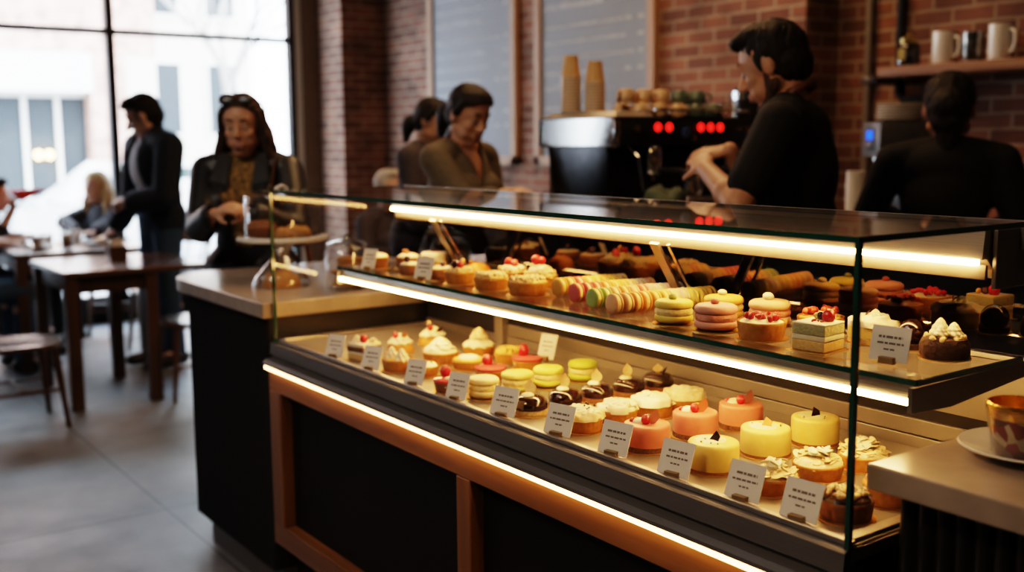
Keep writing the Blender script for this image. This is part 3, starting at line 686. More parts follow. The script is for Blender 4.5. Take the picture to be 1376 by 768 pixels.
def crumbs(t, r, z, n, size, mat, name, seed, kind='ball'):
    r_ = random.Random(seed); mb = MB()
    for i in range(n):
        a = r_.random() * 6.283; d = r * math.sqrt(r_.random()); s = size * r_.uniform(.6, 1.2)
        M = Euler((r_.random() * 3, r_.random() * 3, r_.random() * 3)).to_matrix().to_4x4()
        if kind == 'ball': mb.ball((d * math.cos(a), d * math.sin(a), z + r_.uniform(0, .3) * size * 2), (s, s * .8, s * .7), M, 8, 5)
        else: mb.ball((d * math.cos(a), d * math.sin(a), z + r_.uniform(0, .35) * size * 2), (s, s * .62, s * .16), Euler((r_.uniform(-.6, .6), r_.uniform(-.6, .6), r_.random() * 6)).to_matrix().to_4x4(), 10, 5)
    o = mb.build(name, mat, t); o['kind'] = 'stuff'; return o

def P_(label, x, y, z, name='pastry', group=None): return thing(name, label, 'pastry', (x, y, z), R_.uniform(-.25, .25), group)
DZ, SZ = .8502, 1.0732
ORD = ['front one by the glass', 'second from the glass', 'third from the glass', 'fourth from the glass', 'fifth, at the steel back panel']

# --- lower deck
def slice_cake(label, x, y, z, layers, s, rz, tops):
    t = thing('cake_slice', label, 'pastry', (x, y, z), rz)
    MB().rbox(-s - .006, s + .006, -s - .006, s + .006, 0, .002, .0005).build('cake_board', GOLD, t, False)
    zz = .002
    for h, mat, nm in layers:
        r = random.Random(int(zz * 9999)); e = .001
        MB().rbox(-s + r.uniform(0, e), s - r.uniform(0, e), -s + r.uniform(0, e), s - r.uniform(0, e), zz, zz + h, .0022, None, 3).build(nm, mat, t, True, 50); zz += h
    tops(t, zz); return t
def t1(t, z):
    swirl(t, .014, .022, z - .001, CREAM, (-.016, -.012)); berry(t, (.006, -.006, z + .012), .011); smoothball(t, (-.004, .01, z + .009), .009, BLACKB, 'blackberry')
    flake(t, (.016, .008, z), .028, .014, (.9, .3), ORANGEP, 'candied_peel'); swirl(t, .012, .014, z - .001, CREAM, (.018, .018))
slice_cake('square layered cake slice with cream and red berry, at the far deck end', -2.635, 1.378, DZ, [(.016, SPONGE, 'sponge_layer'), (.006, CREAM, 'cream_layer'), (.014, BISCUIT, 'nut_layer'), (.01, CREAM, 'cream_top')], .034, .25, t1)
def cream_choux(label, x, y, r, seed, tops):
    t = P_(label, x, y, DZ, 'cream_puff'); board(t, r * .85)
    mound(t, r * .86, .034, .002, CRUST, 'choux_base', seed, .16, 40); swirl(t, r * .7, .03, .026, CREAM, lobes=8)
    tops(t); return t
def tb(t): berry(t, (.004, -.014, .05), .009); smoothball(t, (-.012, -.01, .052), .008, BLACKB, 'blackberry'); flake(t, (.015, .006, .045), .03, .02, (.7, -.2), ORANGEP, 'candied_peel')
cream_choux('cream puff with berries behind the square layered slice', -2.66, 1.508, .046, 3, tb)
def tb2(t): berry(t, (.0, -.01, .056), .009, BLACKB, 'blackberry'); berry(t, (.014, -.012, .052), .008); flake(t, (.02, .01, .04), .034, .02, (.9, .1), CRUST2, 'biscuit_shard'); flake(t, (-.02, .0, .04), .03, .02, (-.6, .1), FLAKE, 'almond_flake')
cream_choux('tall cream puff with dark berries and biscuit shard, by the rear glass', -2.71, 1.648, .05, 4, tb2)
t = P_('pale tart with two white cream peaks, beside the layered slice', -2.445, 1.378, DZ, 'cream_tart'); board(t, .043); shell(t, .043, .03)
swirl(t, .019, .036, .028, CREAM, (-.016, -.012)); swirl(t, .019, .036, .028, CREAM, (.022, .004)); MB().dome(.036, .012, .026, 3, .2, 60).build('custard_filling', CUSTARD, t); flake(t, (.002, .014, .034), .03, .022, (.2, .6), ORANGEP, 'candied_peel')
t = P_('big lemon meringue tart with one tall white peak', -2.468, 1.525, DZ, 'meringue_tart'); board(t, .05); shell(t, .05, .028); mound(t, .047, .022, .026, CREAM, 'meringue', 9, .3, 40); swirl(t, .036, .036, .036, CREAM, lobes=6)
t = P_('yellow tart crowned by a tall pointed cream swirl, at the rear', -2.478, 1.66, DZ, 'meringue_tart'); board(t, .046); shell(t, .046, .028); swirl(t, .043, .03, .028, CREAM, lobes=9, turns=2); swirl(t, .024, .032, .05, TOASTED, lobes=6)
t = P_('small custard tart with green specks behind the third price card', -2.349, 1.403, DZ, 'custard_tart'); board(t, .038); shell(t, .038, .024); mound(t, .034, .014, .022, CREAM, 'cream_topping', 12, .4, 60); crumbs(t, .02, .032, 12, .004, LEAFG, 'pistachio_pieces', 5)
t = P_('flat custard tart with smooth yellow top, between swirl tart and pink tarts', -2.35, 1.54, DZ, 'custard_tart'); board(t, .044); shell(t, .044, .022); MB().lathe([(.0, .022), (.041, .022), (.039, .028), (.02, .03), (0, .03)], 30).build('custard_filling', CUSTARD, t); mound(t, .03, .01, .028, CREAM, 'cream_topping', 8, .35, 50)
t = P_('nut tart piled with golden lumps, in front of the loose price card', -2.36, 1.682, DZ, 'nut_tart'); board(t, .043); shell(t, .043, .024); crumbs(t, .03, .03, 26, .0095, CUSTARD, 'glazed_nuts', 4); mound(t, .038, .02, .022, CUSTARD, 'filling', 4, .5, 70)
for i, (x, y, r) in enumerate(((-2.155, 1.356, .041), (-2.205, 1.512, .043), (-2.246, 1.658, .043))):
    t = P_('raspberry topped tart with shiny pink glaze, ' + ORD[i], x, y, DZ, 'raspberry_tart', 'pink glazed raspberry tarts'); board(t, r)
    shell(t, r * .92, .022, (CRUST2, CRUST, CRUST)[i]); crumbs(t, r * .86, .018, 34, .004, CREAM, 'cream_rosettes', i)
    MB().lathe([(0, .026), (r * .9, .026), (r * .98, .029), (r * .97, .033), (r * .8, .0365), (0, .038)], 36, mod=lambda rr, zz, a: (rr * (1 + .02 * math.sin(3 * a + i)), zz)).build('pink_glaze', PINKGLAZE, t)
    berry(t, (-.008, -.006, .051), .0135, RASP, 'raspberry', 1.15 if i < 2 else 1.5)
    if i == 0: mound(t, .012, .006, .036, CREAM, 'cream_dab', 3, .2, 50, c=(.018, -.012))
def burger(label, x, y, z, r, mat, h=.05, name='macaron_cake', fillm=FILL, top=None, group=None, two=False):
    t = P_(label, x, y, z, name, group); board(t, r)
    def sh_(z0, hh, up): 
        p = [(0, 0), (r * .9, 0), (r * .97, .002), (r * .99, hh * .22), (r * 1.0, hh * .42), (r * .96, hh * .68), (r * .84, hh * .86), (r * .55, hh * .97), (0, hh)]
        md = lambda rr, zz, a: (rr * (1 + (.014 * math.sin(37 * a) if (zz - z0 if up else z0 + hh - zz) < .0035 and rr > .3 * r else 0)), zz)
        q = [(a, z0 + b) for a, b in p] if up else [(a, z0 + hh - b) for a, b in reversed(p)]
        MB().lathe(q, 74, mod=md).build('macaron_shell', mat, t, True, 70)
    hs = h * .36; sh_(.002, hs, False); sh_(.002 + h - hs, hs, True)
    fz0, fz1 = .002 + hs - .001, .002 + h - hs + .001
    sd = R_.random() * 9
    MB().lathe([(0, fz0), (r * .9, fz0), (r * .97, fz0 + (fz1 - fz0) * .25), (r * .98, fz0 + (fz1 - fz0) * .6), (r * .9, fz1), (0, fz1)], 60, mod=lambda rr, zz, a: (rr * (1 + .03 * noise.noise((3 * math.cos(a) + sd, 3 * math.sin(a), zz * 150))), zz)).build('cream_filling', fillm, t)
    if top: top(t, .002 + h)
    return t
for i, (y, r, c) in enumerate(((1.387, .037, 'cream'), (1.486, .040, 'lemon'), (1.58, .038, 'lemon'), (1.69, .037, 'lime'))):
    burger(('cream coloured', 'pale yellow', 'yellow green', 'lime green')[i] + ' filled macaron cake on the deck, ' + ORD[i], -2.053, y, DZ, r, MC[c] if i != 2 else macm('yellowgreen', (.66, .64, .14)), group='filled macaron cakes on the deck')
for i, (y, r) in enumerate(((1.385, .038), (1.484, .038), (1.578, .038), (1.676, .038), (1.772, .038))):
    t = P_('chocolate glazed dome cake with cream and almond flake, ' + ORD[i], -1.865, y, DZ, 'chocolate_dome', 'chocolate glazed dome cakes'); board(t, r + .003)
    MB().lathe([(0, .002), (r, .002), (r * 1.02, .006), (r, .012), (0, .013)], 60, mod=lambda rr, zz, a: (rr * (1 + .04 * noise.noise((9 * math.cos(a) + i, 9 * math.sin(a), zz * 300))), zz)).build('almond_base', CRUST2 if i else CRUMBLE, t)
    MB().lathe([(r * .9, .011), (r * 1.0, .014), (r * 1.02, .022), (r * .96, .031), (r * .78, .0385), (r * .5, .042), (r * .2, .0425), (0, .0425)], 40).build('chocolate_glaze', CHOC, t)
    if i < 4: MB().dome(.015, .007, .0415, i, .25, 60, c=(-.003, -.006)).build('cream_dab', CREAM, t)
    flake(t, (-.002, .0, .043), .034 if i < 4 else .02, .026, (-.3 + .15 * (i % 3), -.55 + .3 * (i % 2)), FLAKE if i < 4 else FLAKE)
    if i == 4: flake(t, (.012, .004, .042), .02, .012, (.4, .2), CHOC, 'chocolate_leaf')
for i, (y, r) in enumerate(((1.391, .044), (1.489, .042), (1.59, .045), (1.688, .045))):
    t = P_('golden tart under rumpled white cream, ' + ORD[i], -1.69, y, DZ, 'cream_tart', 'golden cream tarts'); board(t, r); shell(t, r, .028)
    mound(t, r * .95, .015, .028, (TOASTED, CREAM, CREAM, TOASTED)[i], 'cream_topping', 20 + i, .55, 42, ridge=True, p=3.2)
    rr = random.Random(i); mb = MB()
    for k in range(7):
        ox = -r * .62 + r * 1.24 * k / 6; hw_ = math.sqrt(max(.0001, (r * .86) ** 2 - ox * ox)); ph = rr.random() * 6
        pth = [(ox + .0035 * math.sin(ph + 2.2 * q / 3), -hw_ + 2 * hw_ * q / 14, .036 + .0085 * math.sin(PI * q / 14) * (1 - (ox / r) ** 2) + .0028 * math.sin(ph + q * 1.3)) for q in range(15)]
        mb.tube(pth, [.0025 + .0045 * math.sin(PI * (q + .5) / 15) for q in range(15)], 10)
    mb.build('piped_ribbon', CREAM, t)
    if i == 0: crumbs(t, r * .6, .05, 7, .0035, CHOC, 'chocolate_crumbs', 2)
for i, (x, y, r) in enumerate(((-1.508, 1.404, .046), (-1.515, 1.545, .046), (-1.507, 1.672, .046))):
    t = P_('round pink mousse cake with raspberry and petal, ' + ORD[i], x, y, DZ, 'pink_mousse_cake', 'pink mousse cakes'); board(t, r + .002); t.rotation_euler = (0, 0, 0)
    MB().lathe([(0, .002), (r, .002), (r * 1.005, .004), (r, .012), (0, .012)], 50, mod=lambda rr, zz, a: (rr * (1 + .012 * noise.noise((9 * math.cos(a), 9 * math.sin(a), zz * 300))), zz)).build('biscuit_base', BISCUIT, t)
    MB().lathe([(r * .99, .011), (r, .013), (r, .045), (r * .985, .049), (r * .95, .0515), (r * .9, .0525), (0, .0525)], 48).build('pink_mousse', PINKMOUSSE, t, True, 60)
    mound(t, .015, .009, .052, CREAM, 'cream_dab', i, .2, 40, c=(-.012, -.008)); berry(t, (.006, -.008, .062), .0095); smoothball(t, (-.003, .008, .06), .008, (BLACKB, LEAFG, BLUEB)[i], 'blueberry' if i != 1 else 'pistachio')
    berry(t, (-.024, -.016, .054), .006); flake(t, (.012, .004, .051), .038, .022, (.3, -.35), (PINKMOUSSE if i == 1 else pm('mauve_petal', (.4, .2, .17), (.3, .14, .12), .35, coat=.4)), 'sugar_petal')
for i, (x, y, r) in enumerate(((-1.336, 1.41, .047), (-1.344, 1.562, .048), (-1.337, 1.70, .047))):
    t = P_('round pale yellow mousse cake with a chocolate shard, ' + ORD[i], x, y, DZ, 'yellow_mousse_cake', 'yellow mousse cakes'); board(t, r + .002); t.rotation_euler = (0, 0, 0)
    MB().lathe([(0, .002), (r * .99, .002), (r * 1.0, .004), (r, .007), (0, .007)], 44).build('biscuit_base', CRUST2, t)
    MB().lathe([(r * .985, .0065), (r, .008), (r, .047), (r * .985, .051), (r * .95, .0535), (r * .88, .0545), (0, .0545)], 48).build('yellow_mousse', YELLOWMOUSSE, t, True, 60)
    mound(t, .03, .003, .0538, CREAM, 'cream_smear', i, .4, 60, c=(-.006, 0)); shard(t, (.004, -.004, .0545), .02, (-.5, .2 + .5 * i), (CHOC, ORANGEP, CHOC)[i]); crumbs(t, .03, .0555, 5, .0025, LEAFG, 'pistachio_specks', i)
for i, (x, y, r) in enumerate(((-1.192, 1.405, .045), (-1.193, 1.528, .046), (-1.178, 1.64, .046))):
    t = P_('almond flake tart dusted with sugar, ' + ORD[i], x, y, DZ, 'almond_tart', 'almond flake tarts'); board(t, r); shell(t, r, .024)
    mound(t, r * .95, .016, .023, TOASTED, 'almond_cream', 30 + i, .35, 60); crumbs(t, r * .85, .03, 70, .0115, FLAKE, 'almond_flakes', 50 + i, 'flake'); crumbs(t, r * .45, .043, 26, .012, CREAM, 'sugared_flakes', 80 + i, 'flake')
for i, (x, y, r) in enumerate(((-1.03, 1.392, .044), (-1.032, 1.51, .044))):
    t = P_(('chocolate tart with nut pieces, in the corner by the end glass', 'nut tart partly hidden by the grey stone counter')[i], x, y, DZ, 'chocolate_tart'); board(t, r); shell(t, r, .03, (CRUST2, CRUST)[i])
    MB().lathe([(r * .93, .031), (r * .97, .034), (r * .9, .038), (0, .04)], 40).build('chocolate_filling', CHOC if i == 0 else ORANGEP, t); crumbs(t, r * .78, .041, 60, .0055, FLAKE, 'chopped_nuts', 7 + i)

# --- upper glass shelf
S_ = lambda lab, x, y, nm: thing(nm, lab, 'pastry', (x, y, SZ), R_.uniform(-.2, .2))
for i, (x, y, lab) in enumerate(((-2.862, 1.545, 'cream topped brown tart half hidden by the first shelf price card'), (-2.795, 1.618, 'cream topped brown tart with a pecan, behind the first shelf price card'))):
    t = S_(lab, x, y, 'cream_tart'); board(t, .038); shell(t, .038, .032, CRUST2); mound(t, .036, .016, .031, CREAM, 'cream_topping', i, .25, 45)
    MB().ball((.0, -.008, .05), (.014, .009, .007), Euler((.3, .5, .4)).to_matrix().to_4x4()).build('pecan', CRUST2 if i else CHOC, t)
t = S_('pale cheesecake topped with chocolate shavings, at the far end of the shelf', -2.80, 1.715, 'cheesecake'); board(t, .043); MB().lathe([(0, .002), (.041, .002), (.042, .016), (0, .016)], 36).build('biscuit_base', CRUST, t)
MB().lathe([(.0415, .015), (.043, .018), (.043, .036), (.039, .042), (.03, .0435), (0, .0435)], 40).build('cream_top', CREAM, t, True, 60); crumbs(t, .022, .045, 22, .007, CHOC, 'chocolate_shavings', 9, 'flake')
for i, (x, y, lab) in enumerate(((-2.65, 1.55, 'low brown cake with a blackberry, before the pale cheesecake'), (-2.522, 1.556, 'low brown cake behind the second shelf price card'))):
    t = S_(lab, x, y, 'brown_cake'); board(t, .04); MB().lathe([(0, .002), (.039, .002), (.04, .005), (.04, .028), (.037, .031), (0, .031)], 40).build('cake_body', CRUST2, t, True, 60)
    MB().lathe([(0, .0305), (.036, .0305), (.033, .034), (0, .035)], 36).build('cream_top', CREAM, t); berry(t, (-.012, -.012, .045), .0095, BLACKB, 'blackberry'); 
    if i: smoothball(t, (.01, .008, .041), .008, BLACKB, 'blackberry'); flake(t, (.0, .016, .034), .022, .014, (.3, .2), CRUST2, 'biscuit_shard')
t = S_('orange glazed pastry behind the berry almond tart', -2.52, 1.685, 'glazed_pastry'); board(t, .043); MB().dome(.042, .034, .002, 6, .12, 40).build('pastry_dough', ORANGEP, t); smoothball(t, (-.014, -.01, .036), .008, CRUST2, 'hazelnut')
def almond_tart(lab, x, y, r, seed, berries, h=.03):
    t = S_(lab, x, y, 'almond_tart'); board(t, r); shell(t, r, h); mound(t, r * .95, .018, h - .002, CRUMBLE, 'almond_cream', seed, .5, 90); crumbs(t, r * .82, h + .008, 60, .0065, FLAKE, 'almond_pieces', seed)
    for (bx, by, bz, br, m, nm) in berries: berry(t, (bx, by, h + bz), br, m, nm)
    return t
t = almond_tart('almond tart with a red and a dark berry, beside the second shelf price card', -2.40, 1.548, .041, 3, [(-.004, -.012, .024, .0105, BLACKB, 'blackberry'), (.012, -.008, .024, .0095, RASP, 'raspberry'), (.006, .006, .032, .007, CUSTARD, 'golden_berry')])
almond_tart('plain crumbly almond tart on the shelf, front row', -2.252, 1.548, .045, 4, [])
almond_tart('large crumb topped tart beside the macaron rows, front row', -2.112, 1.562, .05, 5, [], .032)
t = almond_tart('tart with white cream and red berry behind the plain almond tart', -2.312, 1.658, .042, 6, [(.0, -.012, .03, .011, RASP, 'raspberry'), (.012, -.004, .026, .011, PINKGLAZE, 'red_currant')]); mound(t, .03, .014, .04, CREAM, 'cream_dab', 5, .3, 40)
t = almond_tart('tall cream tart with red berries behind the large crumb tart', -2.205, 1.672, .046, 7, [(-.004, -.012, .044, .012, RASP, 'raspberry'), (.01, -.004, .042, .01, RASP, 'raspberry')]); mound(t, .034, .02, .042, TOASTED, 'cream_dab', 6, .35, 40)
def tp(mat, nm, s=.008): return lambda t, z: MB().ball((0, -.004, z + s * .5), (s * 1.2, s, s * .8), None, 12, 8, lambda d: 1 + .2 * noise.noise(d * 3)).build(nm, mat, t)
burger('yellow macaron cake, shelf front row, first after the small macarons', -1.588, 1.551, SZ, .04, MC['yellow'], .05, top=tp(LEAFG, 'pistachio'))
burger('pink macaron cake, shelf front row beside the yellow one', -1.478, 1.56, SZ, .043, MC['pink'], .053, fillm=FILLP, top=tp(PINKMOUSSE, 'sugar_flower'))
burger('yellow macaron cake with white nut, behind the pink one', -1.565, 1.675, SZ, .042, MC['amber'], .05, top=tp(CREAM, 'white_nut', .009))
burger('peach macaron cake with two pale nuts, behind the pomegranate tart', -1.452, 1.69, SZ, .043, MC['peach'], .052, fillm=FILLP, top=tp(CREAM, 'white_nut', .011))
t = S_('tart heaped with ruby pomegranate seeds on the shelf', -1.362, 1.563, 'pomegranate_tart'); board(t, .047); shell(t, .047, .032); mound(t, .043, .01, .031, CREAM, 'cream_filling', 2, .3, 60); crumbs(t, .034, .042, 34, .0068, RASP, 'pomegranate_seeds', 21)
t = S_('fruit tart with strawberries and green leaf, behind the layered slice', -1.335, 1.705, 'fruit_tart'); board(t, .046); shell(t, .046, .03); mound(t, .042, .01, .029, CUSTARD, 'custard_filling', 3, .3, 60); crumbs(t, .032, .042, 18, .0085, pm('strawberry', (.66, .08, .05), (.6, .12, .05), .35, coat=.3), 'strawberry_pieces', 22); flake(t, (.0, -.012, .044), .03, .015, (1.3, .3), LEAFG, 'mint_leaf')
def t2(t, z): berry(t, (.016, .008, z + .011), .012); smoothball(t, (-.002, .012, z + .008), .0085, BLACKB, 'blackberry'); smoothball(t, (-.014, .018, z + .006), .006, CUSTARD, 'golden_berry'); crumbs(t, .016, z + .001, 8, .003, PINKGLAZE, 'red_crumbs', 3)
slice_cake('square green and white layered slice with raspberry, on the shelf by the end glass', -1.224, 1.556, SZ, [(.019, SPONGE, 'sponge_layer'), (.01, CREAM, 'cream_layer'), (.018, GREENSPONGE, 'green_sponge_layer'), (.004, CREAM, 'cream_top')], .034, .12, t2)
t = S_('round yellow cream cake with piped ruffles, behind the layered slice', -1.212, 1.70, 'cream_cake'); board(t, .046)
MB().lathe([(0, .002), (.044, .002), (.045, .012), (.044, .0125), (0, .013)], 40).build('sponge_base', SPONGE, t); MB().lathe([(.044, .0125), (.045, .015), (.045, .03), (.043, .033), (0, .034)], 40).build('cream_layer', YELLOWMOUSSE, t); mound(t, .043, .016, .033, CREAM, 'cream_ruffle', 15, .5, 45, ridge=True); swirl(t, .014, .02, .044, CREAM, (.008, -.006)); flake(t, (-.014, -.01, .046), .02, .012, (.5, .3), ORANGEP, 'candied_peel')
t = S_('dark chocolate ball cake behind the end price card', -1.128, 1.70, 'chocolate_ball'); board(t, .03); MB().lathe([(0, .002), (.028, .002), (.029, .012), (0, .012)], 30).build('biscuit_base', CHOCM, t); MB().ball((0, 0, .03), (.027, .027, .026)).build('chocolate_glaze', CHOC, t)
t = S_('dark chocolate nut cake crowned with white cream, at the shelf end', -1.045, 1.672, 'chocolate_cake'); board(t, .04); MB().lathe([(0, .002), (.038, .002), (.041, .008), (.041, .026), (.036, .036), (0, .038)], 50, mod=lambda rr, zz, a: (rr * (1 + .06 * noise.noise((5 * math.cos(a), 5 * math.sin(a), zz * 120))), zz)).build('chocolate_body', CHOCM, t)
crumbs(t, .034, .036, 36, .006, FLAKE, 'chopped_nuts', 31); swirl(t, .016, .03, .04, CREAM, (-.008, -.004)); swirl(t, .014, .024, .04, CREAM, (.012, .006)); swirl(t, .011, .018, .042, CREAM, (.004, -.016))

# --- small macarons standing on edge in an acrylic tray
def small_macaron(mat, label):
    t = thing('macaron', label, 'macaron', (0, 0, 0), 0, 'small macarons standing in rows on the shelf'); r = .0235
    for s in (-1, 1):
        p = [(0, .0035), (r * .93, .0035), (r, .0055), (r * .985, .0078), (r * .86, .0102), (r * .55, .0112), (0, .0115)]
        M = Matrix.Translation((0, 0, r)) @ Matrix.Rotation(PI / 2 * s, 4, 'X')
        MB().lathe(p, 30, M=M).build('macaron_shell', mat, t, True, 60)
    MB().lathe([(0, -.0036), (r * .88, -.0036), (r * .93, 0), (r * .88, .0036), (0, .0036)], 26, M=Matrix.Translation((0, 0, r)) @ Matrix.Rotation(PI / 2, 4, 'X')).build('cream_filling', FILL, t)
    return t
rows = [((-2.022, 1.592), ['ochre', 'ochre', 'red', 'amber', 'yellow', 'amber', 'yellow', 'cream'], 'the row beside the crumb tart'),
        ((-1.925, 1.566), ['red', 'red', 'red', 'orange', 'amber', 'amber', 'cream', 'white', 'peach'], 'the second row from the crumb tart'),
        ((-1.83, 1.541), ['green', 'green', 'tan', 'orange', 'peach', 'red', 'blush', 'white', 'blush', 'white'], 'the third row from the crumb tart'),
        ((-1.738, 1.52), ['tan', 'tan', 'orange', 'orange', 'amber', 'amber', 'cream', 'blush', 'lemon', 'yellow', 'amber'], 'the row beside the yellow macaron cake')]
NTH = ['first', 'second', 'third', 'fourth', 'fifth', 'sixth', 'seventh', 'eighth', 'ninth', 'tenth', 'eleventh', 'twelfth']
cache = {}
for (x, y), cols, rl in rows:
    for i, c in enumerate(cols):
        lab = f'{c} coloured small macaron, {NTH[i]} from the glass in {rl}'
        if c not in cache: cache[c] = t = small_macaron(MC[c], lab)
        else: t = dup(cache[c], lab)
        t.location = (x + .004 * i + R_.uniform(-.001, .001), y + .0245 * i, SZ + .0027); t.rotation_euler = (0, 0, R_.uniform(-.06, .06) - .05)
PLEXI = glassm('acrylic', (.97, .95, .95), .06)
tr = thing('acrylic_tray', 'clear acrylic tray under the rows of small macarons', 'tray', (-1.865, 1.65, SZ))
MB().box(-.19, .17, -.16, .15, .0005, .0025).build('tray_base', PLEXI, tr, False); MB().box(-.19, .17, -.163, -.16, .0005, .022).build('tray_wall', PLEXI, tr, False)
for x in (-.19, .168): MB().box(x, x + .002, -.16, .15, .0025, .018).build('tray_wall', PLEXI, tr, False)

# --- price cards
def price_card(label, x, y, z, w, h, rz, tilt=.36, seed=0):
    t = thing('price_card', label, 'price card', (x, y, z), rz); M = Matrix.Rotation(-tilt, 4, 'X')
    cd = MB().box(-w / 2, w / 2, -.0006, .0006, .004, .004 + h, M).build('card', CARD, t, False)
    r = random.Random(seed); mb = MB(); zz = h * .72
    for ln, (hh, wf) in enumerate(((.0042, .62), (.0034, .72), (.003, .28))):
        x0 = -w * wf / 2 * r.uniform(.85, 1)
        while x0 < w * wf / 2:
            L = r.uniform(.004, .012); mb.box(x0, min(x0 + L, w * wf / 2), -.0012, -.0007, zz, zz + hh, M); x0 += L + .0022
        zz -= h * .17
    mb.build('printed_lines', INK, cd, False)
    MB().rbox(-w * .2, w * .2, -.006, .006, 0, .012, .001).build('card_clip', pm('bronze_clip', (.36, .25, .13), (.3, .2, .1), .35, .7), t, False)
DC = [(-2.70, 'layered slice at the far end'), (-2.485, 'pale two peak cream tart'), (-2.258, 'small custard tart with green specks'), (-2.065, 'glazed raspberry tarts and cream macaron'), (-1.875, 'yellow macaron cakes and chocolate domes'), (-1.68, 'chocolate domes and golden cream tarts'),
      (-1.508, 'golden cream tarts and pink mousse cakes'), (-1.343, 'yellow mousse cakes and pink mousse cakes'), (-1.18, 'almond flake tarts'), (-1.062, 'corner chocolate nut tart')]
for i, (x, l) in enumerate(DC): price_card('white price card on the deck before the ' + l, x, 1.312, .8502, .07 if i > 3 else .06, .064, .42 - .038 * i, seed=i)
price_card('white price card on the shelf before the brown cream tarts', -2.83, 1.497, SZ, .048, .062, .45, seed=20)
price_card('white price card on the shelf before the low brown cakes', -2.515, 1.497, SZ, .058, .064, .4, seed=21)
price_card('white price card at the shelf end before the chocolate ball', -1.075, 1.55, SZ, .07, .06, .12, .25, seed=22)
price_card('loose white price card standing at the back of the deck', -2.31, 1.765, .8502, .055, .07, .3, seed=23)
# ------------------------------------------------------------------ things on the stone counter
CZ = .967
cs = thing('cake_stand', 'white pedestal cake stand under a glass dome, on the stone counter', 'cake stand', (-3.64, 1.585, CZ))
MB().lathe([(0, 0), (.085, 0), (.085, .006), (.04, .016), (.022, .035), (.02, .09), (.034, .122), (.06, .132), (0, .134)], 40).build('pedestal', PORC, cs)
MB().lathe([(0, .132), (.158, .134), (.165, .138), (.165, .148), (.158, .151), (0, .149)], 56).build('plate', PORC, cs, True, 60)
dm = thing('glass_dome', 'clear glass dome with knob covering the cakes on the stand', 'glass dome', (-3.64, 1.585, CZ + .151))
MB().lathe([(.135, 0), (.135, .14), (.131, .148), (.12, .152), (.02, .154)], 56).build('dome_wall', glassm('dome_glass', (.96, .97, .97), .07, power=3.2), dm)
MB().lathe([(.132, 0), (.138, 0), (.138, .005), (.132, .005)], 56).build('dome_rim', glassm('dome_rim_glass', (.85, .88, .88), .3), dm)
MB().tube([(.0, -.022, .153), (0, -.02, .172), (0, 0, .182), (0, .02, .172), (0, .022, .153)], .006, 10).build('dome_handle', PORC, dm)
CAKE = pm('brown_cake', (.3, .13, .045), (.2, .08, .03), .7, scale=60, bump=.6); BUN = pm('baked_bun', (.5, .25, .08), (.36, .16, .05), .6, scale=40, bump=.3)
t = thing('bundt_cake', 'brown ring cake under the glass dome', 'cake', (-3.69, 1.52, CZ + .1515)); MB().lathe([(.02, .0), (.055, 0), (.06, .03), (.045, .052), (.03, .05), (.02, .03)], 40, mod=lambda r, z, a: (r * (1 + .04 * math.cos(8 * a)), z)).build('ring_cake', CAKE, t)
for k, (dx, dy) in enumerate(((.045, -.02), (.03, .06), (-.045, .062))):
    t = thing('bun', ('low golden bun under the glass dome, at the case side', 'low golden bun under the glass dome, at the back', 'low golden bun under the dome, behind the ring cake')[k], 'bun', (-3.64 + dx, 1.585 + dy, CZ + .1515)); MB().dome(.038, .034, 0, k, .1, 40).build('bun_crust', BUN, t)
cl = thing('glass_cloche', 'low flared glass cloche over a brown loaf, on the stone counter', 'cloche', (-3.40, 1.47, CZ))
MB().lathe([(.098, 0), (.1, .012), (.085, .04), (.055, .075), (.03, .1), (.012, .108)], 44).build('cloche_wall', glassm('cloche_glass', (.95, .96, .96), .1, power=3), cl)
MB().ball((0, 0, .118), .013).build('cloche_knob', CHROME, cl)
t = thing('loaf', 'brown loaf beneath the flared glass cloche', 'bread', (-3.40, 1.47, CZ + .001)); MB().dome(.068, .055, 0, 4, .15, 30).build('loaf_crust', BUN, t)
jr = thing('cookie_jar', 'straight glass jar of cookies beside the case end', 'jar', (-3.22, 1.63, CZ))
MB().lathe([(0, .001), (.07, .001), (.075, .006), (.075, .12), (.066, .135), (.06, .14)], 40).build('jar_wall', glassm('jar_glass', (.94, .95, .95), .1, power=3), jr)
MB().lathe([(.0, .142), (.066, .142), (.068, .15), (.04, .16), (.012, .165), (.016, .182), (0, .186)], 36).build('jar_lid', glassm('lid_glass', (.8, .83, .83), .16, power=3), jr)
for k in range(7):
    t = thing('cookie', 'round brown cookie in the glass jar, ' + ('at the bottom', 'second from the bottom', 'third from the bottom', 'fourth from the bottom', 'fifth from the bottom', 'sixth from the bottom', 'topmost')[k], 'cookie', (-3.22 + R_.uniform(-.015, .015), 1.63 + R_.uniform(-.015, .015), CZ + .008 + k * .0142), 0, 'cookies in the jar')
    MB().lathe([(0, 0), (.045, 0), (.05, .005), (.044, .011), (.02, .014), (0, .014)], 24).build('cookie_disc', BUN, t)
